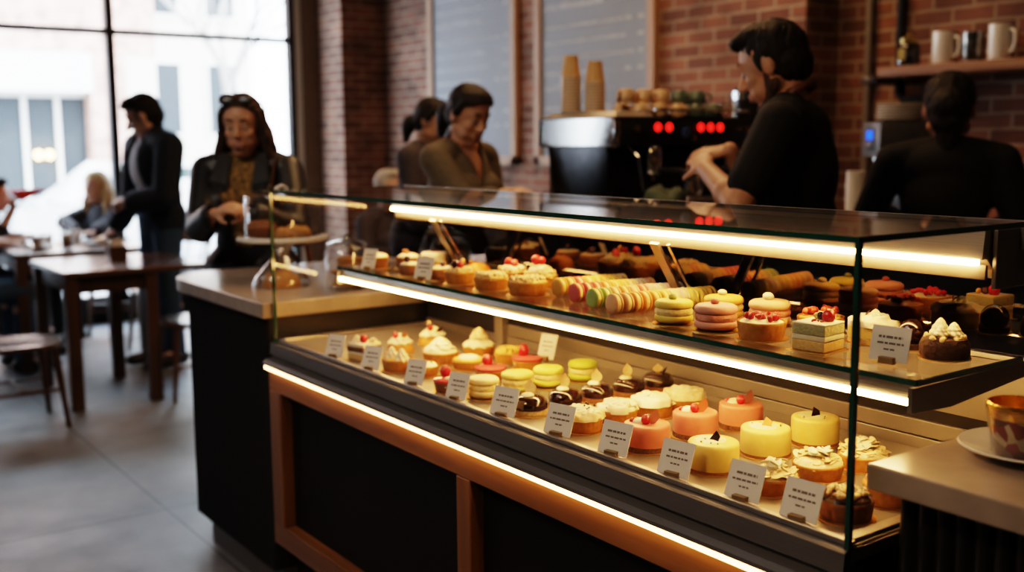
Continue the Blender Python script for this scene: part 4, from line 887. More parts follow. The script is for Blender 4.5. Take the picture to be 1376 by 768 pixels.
# plate and tumbler on the near counter
pl = thing('plate', 'white plate under the patterned tumbler on the grey stone counter', 'plate', (-.815, 1.54, .975))
MB().lathe([(0, .001), (.05, .001), (.055, .004), (.1, .016), (.102, .018), (.1, .02), (.055, .008), (0, .006)], 48).build('plate_dish', PORC, pl)
tu = thing('tumbler', 'patterned red and gold tumbler on the white plate', 'tumbler', (-.815, 1.508, .984), .3)
m, nd, lk = new_mat('red_pattern'); tc = N(nd, 'ShaderNodeTexCoord'); wv = N(nd, 'ShaderNodeTexVoronoi'); wv.inputs['Scale'].default_value = 55; lk.new(tc.outputs['Object'], wv.inputs['Vector'])
rp_ = N(nd, 'ShaderNodeValToRGB'); e = rp_.color_ramp.elements; e[0].color = (.25, .02, .03, 1); e[1].color = (.5, .4, .3, 1); e[1].position = .8; k_ = rp_.color_ramp.elements.new(.45); k_.color = (.06, .012, .015, 1)
sp_ = N(nd, 'ShaderNodeSeparateColor'); lk.new(wv.outputs['Color'], sp_.inputs[0]); lk.new(sp_.outputs[0], rp_.inputs[0])
b_ = N(nd, 'ShaderNodeBsdfPrincipled'); b_.inputs['Roughness'].default_value = .25; lk.new(rp_.outputs[0], b_.inputs['Base Color']); out(nd, lk, b_.outputs[0]); PATT = m
MB().lathe([(0, 0), (.034, 0), (.036, .004), (.044, .058), (.0, .058)], 36).build('patterned_cup', PATT, tu, True, 60)
MB().lathe([(.0445, .058), (.046, .062), (.0475, .078), (.045, .08), (.043, .06)], 36).build('gold_rim', pm('gold_foil', (.8, .55, .15), (.7, .35, .08), .22, .9, scale=90, bump=.6), tu)
MB().lathe([(.038, 0), (.0395, .004), (.0485, .072), (.047, .072), (.037, .0)], 36).build('glass_wall', glassm('tumbler_glass', (.95, .95, .95), .08, power=3), tu)

# ------------------------------------------------------------------ espresso machine
em = thing('espresso_machine', 'black and steel espresso machine with glowing red buttons', 'coffee machine', (-3.32, 3.08, 1.13))
W2, Y0, Y1 = .23, -.38, .38     # x half depth; group side faces +x
MIRROR = pm('polished_steel', (.55, .55, .55), (.5, .5, .5), .12, 1, scale=3)
MB().rbox(-W2 + .02, .10, Y0 + .02, Y1 - .02, .06, .30, .01).build('body', BLACKPLASTIC, em)
MB().rbox(-W2, W2, Y0 + .01, Y1 - .01, .298, .412, .012).build('boiler_housing', BLACKPLASTIC, em)
sp = MB().rbox(-W2 - .005, W2 - .012, Y0, Y0 + .02, .296, .413, .006).build('side_panel', MIRROR, em, False)
MB().rbox(-W2 - .02, -W2 - .005, Y0 - .002, Y0 + .022, .298, .41, .003).build('side_trim', BLACKPLASTIC, em); MB().rbox(W2 - .012, W2 + .004, Y0 - .002, Y0 + .022, .296, .4, .003).build('side_trim', CHROME, em)
lo = MB().add([(-W2 + .03, Y0 + .01, .296), (W2 - .06, Y0 + .01, .296), (W2 - .045, Y0 + .01, .1), (-W2 + .075, Y0 + .01, .1), (-W2 + .03, Y0 + .03, .296), (W2 - .06, Y0 + .03, .296), (W2 - .045, Y0 + .03, .1), (-W2 + .075, Y0 + .03, .1)], [(0, 3, 2, 1), (4, 5, 6, 7), (0, 4, 7, 3), (1, 2, 6, 5), (0, 1, 5, 4), (3, 7, 6, 2)]).build('lower_side_panel', pm('dark_polished_steel', (.07, .07, .075), None, .16, 1), em, False)
MB().rbox(-W2 + .07, W2 - .02, Y0 - .01, Y0 + .03, .085, .1, .003).build('side_foot_rail', STEEL, em); MB().rbox(W2 - .02, W2 + .14, Y0 + .0, Y1, .07, .095, .004).build('drip_tray', STEEL, em)
for sx in (-.18, .18):
    for sy in (-.33, .33): MB().lathe([(0, 0), (.02, 0), (.018, .06), (.02, .075), (0, .075)], 16, (sx, sy, 0)).build('foot', CHROME, em)
tt = MB().add([(-W2, Y0, .412), (W2, Y0, .412), (W2, Y1, .412), (-W2, Y1, .412), (-W2 + .03, Y0 + .04, .435), (W2 - .04, Y0 + .04, .435), (W2 - .04, Y0 + .2, .435), (-W2 + .03, Y0 + .2, .435), (W2, Y0 + .2, .412), (-W2, Y0 + .2, .412)], [(0, 1, 5, 4), (4, 5, 6, 7), (1, 8, 6, 5), (0, 4, 7, 9), (9, 7, 6, 8), (0, 9, 8, 1), (9, 3, 2, 8)]).build('top_cover', STEEL, em, False)
for k in range(3): MB().rbox(-.14, .1, Y0 + .07 + .035 * k, Y0 + .078 + .035 * k, .433, .4362, .001).build('vent_slot', BLACKMETAL, tt)
MB().tube([(W2 - .01, Y0 + .21, .44), (W2 - .01, Y1 - .02, .44)], .005, 8).build('cup_rail', CHROME, em); MB().tube([(-W2 + .01, Y0 + .21, .44), (-W2 + .01, Y1 - .02, .44)], .005, 8).build('cup_rail', CHROME, em)
REDLED = emis('red_led', (1, .015, .01), 3.5); BLUELED = emis('blue_display', (.02, .1, 1), 2.2)
for y in (-.165, -.105, .07, .125, .18):
    q = MB().lathe([(0, 0), (.015, 0), (.015, .004), (0, .004)], 24, M=Matrix.Translation((W2, y, .372)) @ Matrix.Rotation(PI / 2, 4, 'Y')).build('button', BLACKPLASTIC, em)
    vs = MB(); vs.tube([(W2 + .006, y + .0115 * math.cos(a), .372 + .0115 * math.sin(a)) for a in [k * PI / 12 for k in range(25)]], .0042, 8, False); vs.build('red_ring', REDLED, q)
    MB().box(W2 + .003, W2 + .005, y - .003, y + .003, .367, .377).build('button_icon', REDLED, q, False)
MB().lathe([(0, 0), (.02, 0), (.022, .008), (.018, .012), (0, .012)], 24, M=Matrix.Translation((W2, -.01, .352)) @ Matrix.Rotation(PI / 2, 4, 'Y')).build('blue_gauge', pm('blue_dial', (.05, .11, .3), None, .3, coat=.5), em)
for y, z in ((-.28, .365), (.02, .33), (.33, .362)): MB().lathe([(0, 0), (.011, 0), (.014, .01), (.013, .02), (0, .022)], 20, M=Matrix.Translation((W2, y, z)) @ Matrix.Rotation(PI / 2, 4, 'Y')).build('knob', pm('brass', (.6, .42, .2), None, .25, 1), em)
for y in (-.15, .13):
    g = MB().lathe([(0, .22), (.034, .22), (.038, .235), (.038, .275), (.03, .3), (0, .3)], 28, (W2 - .04, y, 0)).build('group_head', CHROME, em)
    MB().lathe([(0, .19), (.03, .19), (.036, .2), (.036, .219), (0, .219)], 26, (W2 - .04, y, 0)).build('filter_basket', CHROME, g)
    MB().tube([(W2 - .02, y, .205), (W2 + .08, y + .01, .205), (W2 + .15, y + .015, .195)], [.009, .012, .014], 12).build('portafilter_handle', BLACKPLASTIC, g)
    MB().tube([(W2 - .04, y, .19), (W2 - .04, y, .165)], .008, 10).build('spout', CHROME, g)
for y in (-.3, .34): MB().tube([(W2 - .02, y, .3), (W2 + .04, y, .26), (W2 + .06, y + .01, .13)], .005, 8).build('steam_wand', CHROME, em)
cl_ = thing('cleaning_cloth', 'crumpled sage green cloth lying on the machine drip tray', 'cloth', (-2.99, 2.86, 1.2255)); MB().dome(.075, .045, 0, 5, .7, 22, 40, 16).build('cloth_folds', pm('sage_cloth', (.14, .17, .12), (.1, .125, .09), .9, scale=60, bump=.4), cl_)
jg = thing('milk_jug', 'steel milk jug standing on the machine drip tray', 'jug', (-3.02, 3.03, 1.226)); MB().lathe([(0, 0), (.04, 0), (.042, .01), (.036, .06), (.033, .085), (.036, .09), (.03, .085), (0, .02)], 28).build('jug_wall', CHROME, jg); MB().tube([(.035, 0, .075), (.065, 0, .07), (.065, 0, .03), (.04, 0, .02)], .005, 8).build('handle', CHROME, jg)
# cups on the machine
MT = 1.13 + .4125
def cup_mesh(t, mat, r=.04, h=.055, handle=True):
    MB().lathe([(0, 0), (r * .95, 0), (r, .003), (r * .97, h * .5), (r * .8, h * .85), (r * .62, h), (0, h)], 28).build('cup_wall', mat, t)
    if handle: MB().tube([(r * .9, 0, h * .75), (r * 1.4, 0, h * .7), (r * 1.5, 0, h * .4), (r * 1.25, 0, h * .15), (r * .92, 0, h * .2)], .005, 8).build('handle', mat, t)
def upcup(lab, x, y, z, mat, rz, r=.04, h=.055):
    t = thing('coffee_cup', lab, 'cup', (x, y, z), rz, 'cups stacked on the espresso machine'); cup_mesh(t, mat, r, h); return t
seq = [('cream', 2.90), ('cream', 3.0), ('cream', 3.10), ('sage green', 3.2), ('sage green', 3.295)]
for i, (c, y) in enumerate(seq):
    upcup(f'{c} cup upside down on the machine, lower layer, {NTH[i]} from the paper cups', -3.165 + R_.uniform(-.01, .01), y, MT, CREAMCUP if c == 'cream' else GREENCUP, R_.uniform(-1.2, .6))
    upcup(f'{c} cup upside down on the machine, rear row, {NTH[i]} from the paper cups', -3.27, y - .005, MT, CREAMCUP if i < 3 else GREENCUP, R_.uniform(-1, 1))
for i, (c, y) in enumerate((('cream', 2.86), ('cream', 2.955), ('cream', 3.05), ('sage green', 3.15), ('sage green', 3.25))):
    upcup(f'{c} cup on the upper layer of the machine cups, {NTH[i]} from the paper cups', -3.21, y, MT + .0555, CREAMCUP if c == 'cream' else GREENCUP, R_.uniform(-2, 1))
t = thing('small_glass', 'small clear glass at the end of the machine cups', 'glass', (-3.17, 3.39, MT)); MB().lathe([(0, 0), (.03, 0), (.033, .06), (.031, .06), (.028, .004), (0, .004)], 24).build('glass_wall', glassm('shot_glass', (.9, .86, .8), .12, power=3), t)
def paper_cups(lab, x, y, z, n, up=False):
    for k in range(n):
        t = thing('paper_cup', f'{lab}, {("bottom one", NTH[min(k, 11)] + " from the bottom", "topmost")[0 if k == 0 else 2 if k == n - 1 else 1]}', 'paper cup', (x, y, z + k * .0125), 0, lab)
        MB().lathe([(.0, .0), (.04, 0), (.0405, .004), (.037, .02), (.0285, .09), (.0, .09)], 28).build('cup_wall', PAPERCUP, t, True, 60)
        MB().lathe([(.0395, -.001), (.0425, .001), (.0425, .004), (.0395, .005)], 28).build('rolled_rim', PORC, t)
paper_cups('kraft paper cup in the tall inverted stack on the machine', -3.45, 2.775, MT + .0235, 12)
paper_cups('kraft paper cup in the short inverted stack on the machine', -3.37, 2.835, MT + .0235, 10)

# ------------------------------------------------------------------ grinders and wall counter
gr = thing('coffee_grinder', 'dark coffee grinder with steel ringed hopper, behind the barista', 'grinder', (-3.22, 3.60, 1.16))
MB().rbox(-.09, .09, -.1, .1, -.03, .3, .012).build('motor_body', BLACKPLASTIC, gr); MB().lathe([(.05, .3), (.06, .32), (.085, .42), (.085, .46), (0, .46)], 30).build('hopper', pm('smoked_plastic', (.03, .022, .018), None, .2, coat=.3), gr)
MB().lathe([(.084, .46), (.09, .462), (.09, .498), (.084, .5)], 36).build('steel_ring', MIRROR, gr); MB().lathe([(0, .498), (.086, .5), (.08, .515), (0, .52)], 30).build('hopper_lid', BLACKPLASTIC, gr); MB().tube([(.08, 0, .2), (.14, 0, .19)], .02, 12).build('spout', CHROME, gr)
g2 = thing('bean_grinder', 'grey bean grinder with blue lit display and plates on top', 'grinder', (-2.93, 4.2, 1.04), -.55)
MB().rbox(-.1, .1, -.1, .16, .33, .485, .006).build('head_box', pm('grey_metal', (.16, .16, .165), None, .45, .6), g2); MB().rbox(-.08, .08, .02, .15, .02, .33, .008).build('column', BLACKPLASTIC, g2); MB().rbox(-.09, .09, -.12, .15, 0, .025, .006).build('base_plate', BLACKPLASTIC, g2)
d = MB().rbox(-.035, .045, -.106, -.1, .36, .46, .003).build('control_panel', BLACKPLASTIC, g2); MB().box(-.022, .032, -.109, -.1062, .408, .446).build('blue_screen', BLUELED, d, False); 
for k in (-1, 1): MB().ball((.005 + k * .016, -.108, .385), .007).build('panel_button', CHROME, d)
MB().tube([(0, -.05, .33), (0, -.06, .24), (0, -.055, .14)], [.035, .028, .016], 14).build('chute', CHROME, g2)
for k in range(6):
    t = thing('plate', ('lowest', 'second', 'third', 'fourth', 'fifth', 'top')[k] + ' white plate stacked on the bean grinder', 'plate', (-2.92, 4.235, 1.04 + .487 + .0125 * k), 0, 'plates on the bean grinder'); MB().lathe([(0, 0), (.07, 0), (.105, .01), (.107, .013), (.105, .0145), (.07, .006), (0, .006)], 32).build('plate_dish', PORC, t)
for k in range(14):
    t = thing('paper_cup', 'white paper cup in the upright stack by the bean grinder, ' + ('bottom one' if k == 0 else 'topmost' if k == 13 else f'number {k + 1} from the bottom'), 'paper cup', (-2.99, 4.03, 1.041 + k * .0135), 0, 'white paper cups by the bean grinder'); MB().lathe([(0, 0), (.03, 0), (.041, .088), (.044, .09), (.044, .094), (.04, .094), (.0285, .006), (0, .006)], 26).build('cup_wall', PORC, t)
ph = thing('wooden_spoon_pot', 'small steel pot of wooden sticks on the wall counter', 'pot', (-2.14, 4.2, 1.041)); MB().lathe([(0, 0), (.05, 0), (.05, .13), (.046, .13), (.046, .01), (0, .01)], 26).build('pot_wall', STEEL, ph)
for k in range(5):
    a = k * 1.25; MB().tube([(.02 * math.cos(a), .02 * math.sin(a), .02), (.05 * math.cos(a), .05 * math.sin(a), .24)], [.006, .009], 8).build('wooden_stick', PAPERCUP, ph)

# ------------------------------------------------------------------ wall shelf, pipes, boards
ws = thing('wall_shelf', 'wooden plank shelf on black pipe brackets, holding mugs', 'shelf', (-2.4, 4.98, 1.785))
MB().rbox(-1.0, 1.2, -.26, -.005, -.025, .025, .004).build('plank', SHELFWOOD, ws)
for x in (-1.03, .6):
    MB().tube([(x, -.03, .95), (x, -.03, -.1), (x + .03, -.03, -.13), (x + .3 if x < 0 else x + .1, -.03, -.135)], .021, 10).build('pipe_bracket', BLACKMETAL, ws)
    MB().tube([(x, -.03, .95), (x, -.001, .95)], .03, 12).build('pipe_flange', BLACKMETAL, ws)
    MB().tube([(x, -.03, -.04), (x, -.24, -.04)], .017, 10).build('pipe_arm', BLACKMETAL, ws)
cp = thing('wall_pipe', 'pale steel pipe running up the brick wall', 'pipe', (-3.62, 4.95, 1.0)); MB().tube([(0, 0, .06), (0, 0, 2.78)], .022, 12).build('pipe_run', pm('galvanised_steel', (.32, .29, .26), (.26, .24, .21), .5, .5), cp); 
for z in (.75, 1.9): MB().rbox(-.035, .035, -.028, .028, z, z + .03, .004).build('pipe_clip', STEEL, cp)
SHZ = 1.8105
def mug(lab, x, y, mat, r, h, rz, cap=None):
    t = thing('mug', lab, 'mug', (x, y, SHZ), rz); MB().lathe([(0, 0), (r * .95, 0), (r, .006), (r, h), (r * .93, h), (r * .93, .01), (0, .01)], 28).build('mug_wall', mat, t, True, 60)
    MB().tube([(r * .95, 0, h * .82), (r * 1.5, 0, h * .78), (r * 1.62, 0, h * .5), (r * 1.4, 0, h * .24), (r * .95, 0, h * .2)], .009, 10).build('handle', mat, t)
mug('tall white mug between the glass jar and the chrome tumbler', -3.09, 4.82, PORC, .058, .155, -.2); mug('tall white mug beyond the chrome tumbler on the shelf', -2.80, 4.82, PORC, .058, .165, -.35)
jb = thing('spice_jar', 'dark glass jar with golden lid at the shelf end', 'jar', (-3.29, 4.82, SHZ)); MB().lathe([(0, 0), (.055, 0), (.057, .01), (.057, .1), (.045, .115), (0, .115)], 28).build('jar_wall', pm('dark_glass', (.03, .025, .02), None, .1, coat=.6), jb); MB().lathe([(0, .115), (.042, .115), (.042, .135), (.015, .15), (.012, .165), (0, .17)], 24).build('jar_lid', pm('brass_lid', (.5, .38, .16), None, .3, .9), jb); MB().box(-.02, .02, -.059, -.054, .03, .085).build('jar_label', pm('gold_label', (.4, .3, .1), None, .5, .4), jb, False)
tb_ = thing('metal_tumbler', 'chrome patterned tumbler between the two white mugs', 'tumbler', (-2.945, 4.83, SHZ)); MB().lathe([(0, 0), (.046, 0), (.05, .01), (.052, .14), (.047, .14), (.044, .01), (0, .01)], 26).build('tumbler_wall', pm('dappled_chrome', (.5, .48, .44), (.05, .05, .05), .25, .9, scale=28), tb_)
bt = thing('dark_bottle', 'dark bottle on the shelf beyond the white mugs', 'bottle', (-2.62, 4.83, SHZ)); MB().lathe([(0, 0), (.045, 0), (.047, .01), (.047, .15), (.02, .19), (.017, .25), (0, .25)], 26).build('bottle_wall', MATS['dark_glass'], bt); MB().box(-.03, .03, -.05, -.044, .05, .1).build('bottle_label', CARD, bt, False)
def menu_board(lab, x0, x1, z0, z1, seed):
    t = thing('menu_board', lab, 'menu board', ((x0 + x1) / 2, 4.698, z0)); a = (x1 - x0) / 2; h = z1 - z0; f = .065
    MB().box(-a + f, a - f, -.022, -.004, f, h - f).build('slate_panel', SLATE, t, False)
    for s in (-1, 1): MB().rbox(s * (a - f / 2) - f / 2, s * (a - f / 2) + f / 2, -.045, 0, 0, h, .004).build('frame_upright', FRAMEWOOD, t, False)
    for z in (0, h - f): MB().rbox(-a, a, -.045, 0, z, z + f, .004).build('frame_bar', FRAMEWOOD, t, False)
    r = random.Random(seed); z = h - .2; k = 0
    while z > .25:
        mb = MB(); big = k % 5 == 0; hh = .035 if big else .02; x = -a + f + .05; L = a * (r.uniform(.9, 1.5) if not big else 1.0)
        while x < -a + f + .05 + L:
            w_ = r.uniform(.015, .05); mb.box(x, x + w_, -.0235, -.022, z + r.uniform(0, .004), z + hh * r.uniform(.6, 1)); x += w_ + r.uniform(.006, .018)
        if not big:
            for x in (a - f - .1, a - f - .22)[:1 + (k % 3 == 0)]: mb.box(x, x + .05, -.0235, -.022, z, z + hh)
        mb.box(-a + f + .05, a - f - .05, -.0229, -.0221, z + .0, z + .0012)
        mb.build('chalk_line', CHALK, t, False)
        z -= .105 if not big else .13; k += 1
menu_board('tall framed menu board nearer the window, behind the woman in olive', -7.66, -6.44, 1.28, 3.1, 4); menu_board('tall framed menu board above the espresso machine', -6.21, -4.97, 1.28, 3.1, 8)

# ------------------------------------------------------------------ on the cafe tables
TZ = .7702
def at_table(name, lab, cat, x, y): return thing(name, lab, cat, (x, y, TZ))
cd_ = at_table('sugar_caddy', 'small wooden sugar caddy on the empty table', 'caddy', -6.56, 1.79)
for a, b, c, d in ((-.05, .05, -.05, -.044), (-.05, .05, .044, .05), (-.05, -.044, -.044, .044), (.044, .05, -.044, .044)): MB().box(a, b, c, d, 0, .08).build('caddy_side', WALNUTZ, cd_, False)
MB().box(-.044, .044, -.044, .044, 0, .006).build('caddy_base', WALNUTZ, cd_, False)
for k in range(6):
    t = thing('sugar_packet', ('white' if k % 2 else 'cream') + f' sugar packet in the caddy, {NTH[k]} along', 'sugar packet', (-6.595 + .014 * k, 1.79, TZ + .008), 0, 'sugar packets in the caddy'); MB().box(-.002, .002, -.032, .032, 0, .1 + .006 * (k % 3)).build('packet_paper', CARD if k % 2 else CREAMCUP, t, False)
t = at_table('saucer', 'white saucer under the wide cup', 'saucer', -7.62, 1.58); MB().lathe([(0, 0), (.05, 0), (.1, .014), (.098, .017), (.05, .006), (0, .006)], 34).build('saucer_dish', PORC, t)
t = thing('coffee_cup', 'wide white cup on a saucer at the table edge', 'cup', (-7.62, 1.58, TZ + .007)); MB().lathe([(0, 0), (.03, 0), (.045, .02), (.056, .06), (.053, .06), (.04, .02), (0, .01)], 30).build('cup_wall', PORC, t); MB().lathe([(0, .05), (.051, .05)], 24).build('coffee', CHOCM, t); MB().tube([(.052, 0, .05), (.08, 0, .046), (.078, 0, .025), (.045, 0, .02)], .006, 8).build('handle', PORC, t)
DG = glassm('drink_glass', (.95, .95, .95), .09, power=3)
t = at_table('iced_coffee', 'tall glass of iced coffee with a straw', 'drink', -7.49, 1.73); MB().lathe([(0, 0), (.035, 0), (.042, .14), (.04, .14), (.033, .005), (0, .005)], 28).build('glass_wall', DG, t); MB().lathe([(0, .006), (.032, .006), (.036, .06), (0, .062)], 26).build('coffee', pm('amber_coffee', (.35, .17, .06), None, .3), t); MB().lathe([(0, .063), (.036, .062), (.0375, .095), (0, .097)], 26).build('milk_foam', CREAM, t); MB().tube([(.0, 0, .02), (-.03, -.035, .23)], .004, 8).build('straw', CARD, t)
t = at_table('amber_glass', 'short glass of amber tea behind the iced coffee', 'drink', -7.86, 1.68); MB().lathe([(0, 0), (.035, 0), (.045, .08), (.043, .08), (.033, .005), (0, .005)], 28).build('glass_wall', DG, t); MB().lathe([(0, .006), (.033, .006), (.04, .06), (0, .061)], 24).build('tea', pm('amber_tea', (.42, .16, .04), None, .25), t)
t = at_table('milk_jug', 'small white jug before the blonde woman', 'jug', -7.98, 1.9); MB().lathe([(0, 0), (.035, 0), (.045, .03), (.038, .065), (.044, .08), (.04, .08), (.034, .06), (0, .01)], 28).build('jug_wall', PORC, t); MB().tube([(.04, 0, .065), (.065, 0, .06), (.062, 0, .03), (.042, 0, .025)], .006, 8).build('handle', PORC, t)
t = at_table('plate', 'white plate with a pastry under the standing man hand', 'plate', -7.66, 1.98); MB().lathe([(0, 0), (.07, 0), (.12, .014), (.118, .017), (.07, .006), (0, .006)], 36).build('plate_dish', PORC, t)
t = thing('croissant', 'golden croissant on the white plate by the standing man', 'croissant', (-7.66, 1.98, TZ + .007)); MB().tube([(-.07, -.02, .014), (-.045, .012, .02), (0, .025, .026), (.045, .012, .02), (.07, -.02, .014)], [.006, .018, .026, .018, .006], 12).build('croissant_crust', BUN, t)
# ------------------------------------------------------------------ people
def skin(n, c): return pm('skin_' + n, c, tuple(x * .88 for x in c), .5, scale=25, sss=.12)
SK_A = skin('warm', (.56, .32, .21)); SK_B = skin('fair', (.62, .38, .28)); SK_C = skin('tan', (.44, .24, .15))
HAIRD = hair_mat('dark_hair', (.008, .006, .005), (.022, .015, .011)); HAIRBR = hair_mat('brown_hair', (.03, .018, .012), (.085, .05, .03)); HAIRBL = hair_mat('blonde_hair', (.36, .24, .11), (.62, .46, .26)); HAIRG = hair_mat('grey_hair', (.3, .27, .23), (.5, .46, .4))
EYEW = pm('eye_white', (.42, .38, .34), None, .2); IRIS = pm('iris', (.02, .013, .01), None, .1)
def cloth(n, c, c2=None, rough=.85, bump=.25, scale=35, **k): return pm('cloth_' + n, c, c2, rough, scale=scale, bump=bump, **k)
class H_: pass
def ortho(d, n):
    d = V(d).normalized(); n = V(n); n = (n - d * n.dot(d)).normalized(); return d, n, d.cross(n)
def hand(mb, w, d, n, ts, curl, s=1.0):
    d, n, a = ortho(d, n); w = V(w); a = a * ts
    M = Matrix((d, a, n)).transposed().to_4x4()
    mb.ball(w + d * .046 * s, (.05 * s, .037 * s, .016 * s), M, 16, 10)
    mb.ball(w + d * .03 * s + a * .02 * s + n * .006 * s, (.034 * s, .017 * s, .017 * s), M, 12, 8)
    for i, (off, L) in enumerate(((.0305, .070), (.0105, .079), (-.0095, .073), (-.029, .056))):
        p = w + d * (.082 - .004 * abs(i - 1)) * s + a * off * s; dd = (d + a * off * 2.2).normalized(); c = curl * (1 + .08 * i); ang = c * .5; r = .0088 * s
        for k, (f, r2) in enumerate(((.46, .0082), (.3, .0076), (.24, .0068))):
            q = p + (dd * math.cos(ang) + n * math.sin(ang)) * L * f * s; mb.cap(p, q, r, r2 * s, 10); p = q; r = r2 * s; ang += c * .75
    p = w + d * .02 * s + a * .024 * s; dd = (d * .62 + a * .66 + n * .42).normalized()
    q = p + dd * .045 * s; mb.cap(p, q, .0125 * s, .0105 * s, 10); q2 = q + (dd * .6 + d * .5 + n * .35 * min(1, curl)).normalized() * .034 * s; mb.cap(q, q2, .0105 * s, .0082 * s, 10)
def human(label, pos, heading, Ht, skinm, arms, woman=False, sit=None, lean=0., head=(0, 0), hs=1.0, garments=(), hair=None, hairm=None, voxel=.0065, beard=None, feet=True, face=True, shw=None, hairline=0.0, neck=.05):
    """arms: ((elbow, wrist, finger_dir, palm_normal, curl), ...) for the left then the right arm, in world coordinates"""
    h = H_(); t = thing('person', label, 'person', (pos[0], pos[1], 0), heading); h.root = t
    s = Ht / 1.75; RZ = Matrix.Rotation(-heading, 3, 'Z'); O = V((pos[0], pos[1], 0))
    L = lambda w: RZ @ (V(w) - O); LD = lambda d: RZ @ V(d)
    hz = .53 * Ht if sit is None else sit
    P = V((0, 0, hz)); u = V((math.sin(lean), 0, math.cos(lean))); f = V((math.cos(lean), 0, -math.sin(lean))); TM = Matrix.Rotation(lean, 4, 'Y')
    g = .87 if woman else 1.0; sw = shw or (.168 if woman else .195) * s
    def torso(mb, k, low=True, nk=True, bust=True):
        if low: mb.ball(P + u * .0, ((.115 + k) * s, ((.172 if woman else .162) + k) * s, (.13 + k) * s), TM, 24, 14)
        mb.ball(P + u * .14 * s, ((.098 * g + k) * s, (.14 * g + k) * s, (.15 + k) * s), TM, 24, 14)
        mb.ball(P + u * .31 * s + f * .01, ((.118 * g + k) * s, (.168 * g + k) * s, (.175 + k) * s), TM, 24, 14)
        mb.ball(P + u * .41 * s - f * .012, ((.085 * g + k) * s, (sw / s * .86 + k) * s, (.085 + k) * s), TM, 24, 14)
        mb.cap(P + u * .465 * s + V((0, .05, 0)) * s, P + u * .44 * s + V((0, sw * .8, 0)), (.052 + k) * s * g, (.058 + k) * s * g)
        mb.cap(P + u * .465 * s - V((0, .05, 0)) * s, P + u * .44 * s - V((0, sw * .8, 0)), (.052 + k) * s * g, (.058 + k) * s * g)
        if woman and bust:
            for y in (-1, 1): mb.ball(P + u * .30 * s + f * .085 * s + V((0, y * .07 * s, 0)), (.062 * s + k, .066 * s + k, .064 * s + k))
    nb = P + u * .50 * s; h.neck = nb
    ya, pi_ = head; HR = (TM @ Matrix.Rotation(-lean * .8, 4, 'Y') @ Matrix.Rotation(ya, 4, 'Z') @ Matrix.Rotation(pi_, 4, 'Y'))
    hc = nb + u * .075 * s + V((.012, 0, neck)) * s + (HR @ V((.03, 0, 0))) * s
    k_ = hs * s * (.95 if woman else 1.0)
    HM = Matrix.Translation(hc) @ HR @ Matrix.Scale(k_, 4); H3 = HR.to_3x3().to_4x4(); h.HM = HM; h.H3 = H3; h.k = k_
    hb = lambda mb, c, r, sg=20, rg=12: mb.ball(HM @ V(c), tuple(x * k_ for x in (r if hasattr(r, '__len__') else (r, r, r))), H3, sg, rg)
    hcap = lambda mb, a, b, ra, rb: mb.cap(HM @ V(a), HM @ V(b), ra * k_, rb * k_, 12)
    h.hb, h.hcap = hb, hcap
    sh = [P + u * .43 * s + V((0, y * sw, 0)) for y in (1, -1)]; h.sh = sh
    body = MB(); torso(body, 0)
    body.cap(nb - u * .04 * s, HM @ V((-.02, 0, -.05)), .056 * s * g, .05 * s * g)
    hb(body, (-.006, 0, .03), (.098, .077, .094), 26, 16); hb(body, (.028, 0, -.035), (.064, .058, .085), 24, 14); hb(body, (.064, 0, -.098), (.024, .024, .02) if not woman else (.021, .02, .018))
    for y in (-1, 1):
        hcap(body, (-.0, y * .052, -.055), (.055, y * .016, -.098), .021 if woman else .025, .018)
        hb(body, (.058, y * .037, -.02), (.026, .024, .026)); hb(body, (.048, y * .033, -.054), (.03, .026, .032)); hb(body, (-.004, y * .076, -.004), (.02, .008, .031), 12, 8)
        hb(body, (.0725, y * .0315, .0135), .0135, 12, 8); hb(body, (.099 if woman else .104, y * .0105, -.027), .008, 10, 6)
    hcap(body, (.077, -.038, .033), (.077, .038, .033), .011, .011); hcap(body, (.088, 0, .018), (.107, 0, -.02) if woman else (.113, 0, -.02), .008, .0105 if woman else .0125)
    hcap(body, (.0895, -.017, -.055), (.0895, .017, -.055), .0075, .0075); hcap(body, (.0885, -.015, -.067), (.0885, .015, -.067), .008, .008)
    el = []; wr = []
    for i, (e, w, fd, pn, cu) in enumerate(arms):
        e, w = L(e), L(w); el.append(e); wr.append(w)
        body.cap(sh[i], e, .05 * s * g, .04 * s * g); body.cap(e, w, .041 * s * g, .027 * s * g)
        mid = e.lerp(w, .3); body.ball(mid, (.043 * s * g,) * 3)
        hand(body, w, LD(fd), LD(pn), 1 if i == 0 else -1, cu, s * (.9 if woman else 1.0))
    legs = []
    for y in (1, -1):
        hp = P + V((0, y * .088 * s, -.02))
        if sit is None: kn = V((.015, y * .095 * s, .285 * Ht)); an = V((-.02, y * .098 * s, .05 * Ht))
        else: kn = V((.43 * s, y * .12 * s, hz + .01)); an = V((.40 * s, y * .125 * s, .08))
        toe = an + V((.14 * s, y * .02, -.045 * s)); legs.append((hp, kn, an, toe))
        body.cap(hp, kn, .085 * s, .056 * s); body.cap(kn, an, .056 * s, .036 * s); body.ball(kn.lerp(an, .28) - V((.015, 0, 0)), (.056 * s,) * 3); body.cap(an, toe, .038 * s, .03 * s)
    link('body', union(body, voxel, 'body', 4), skinm, t)
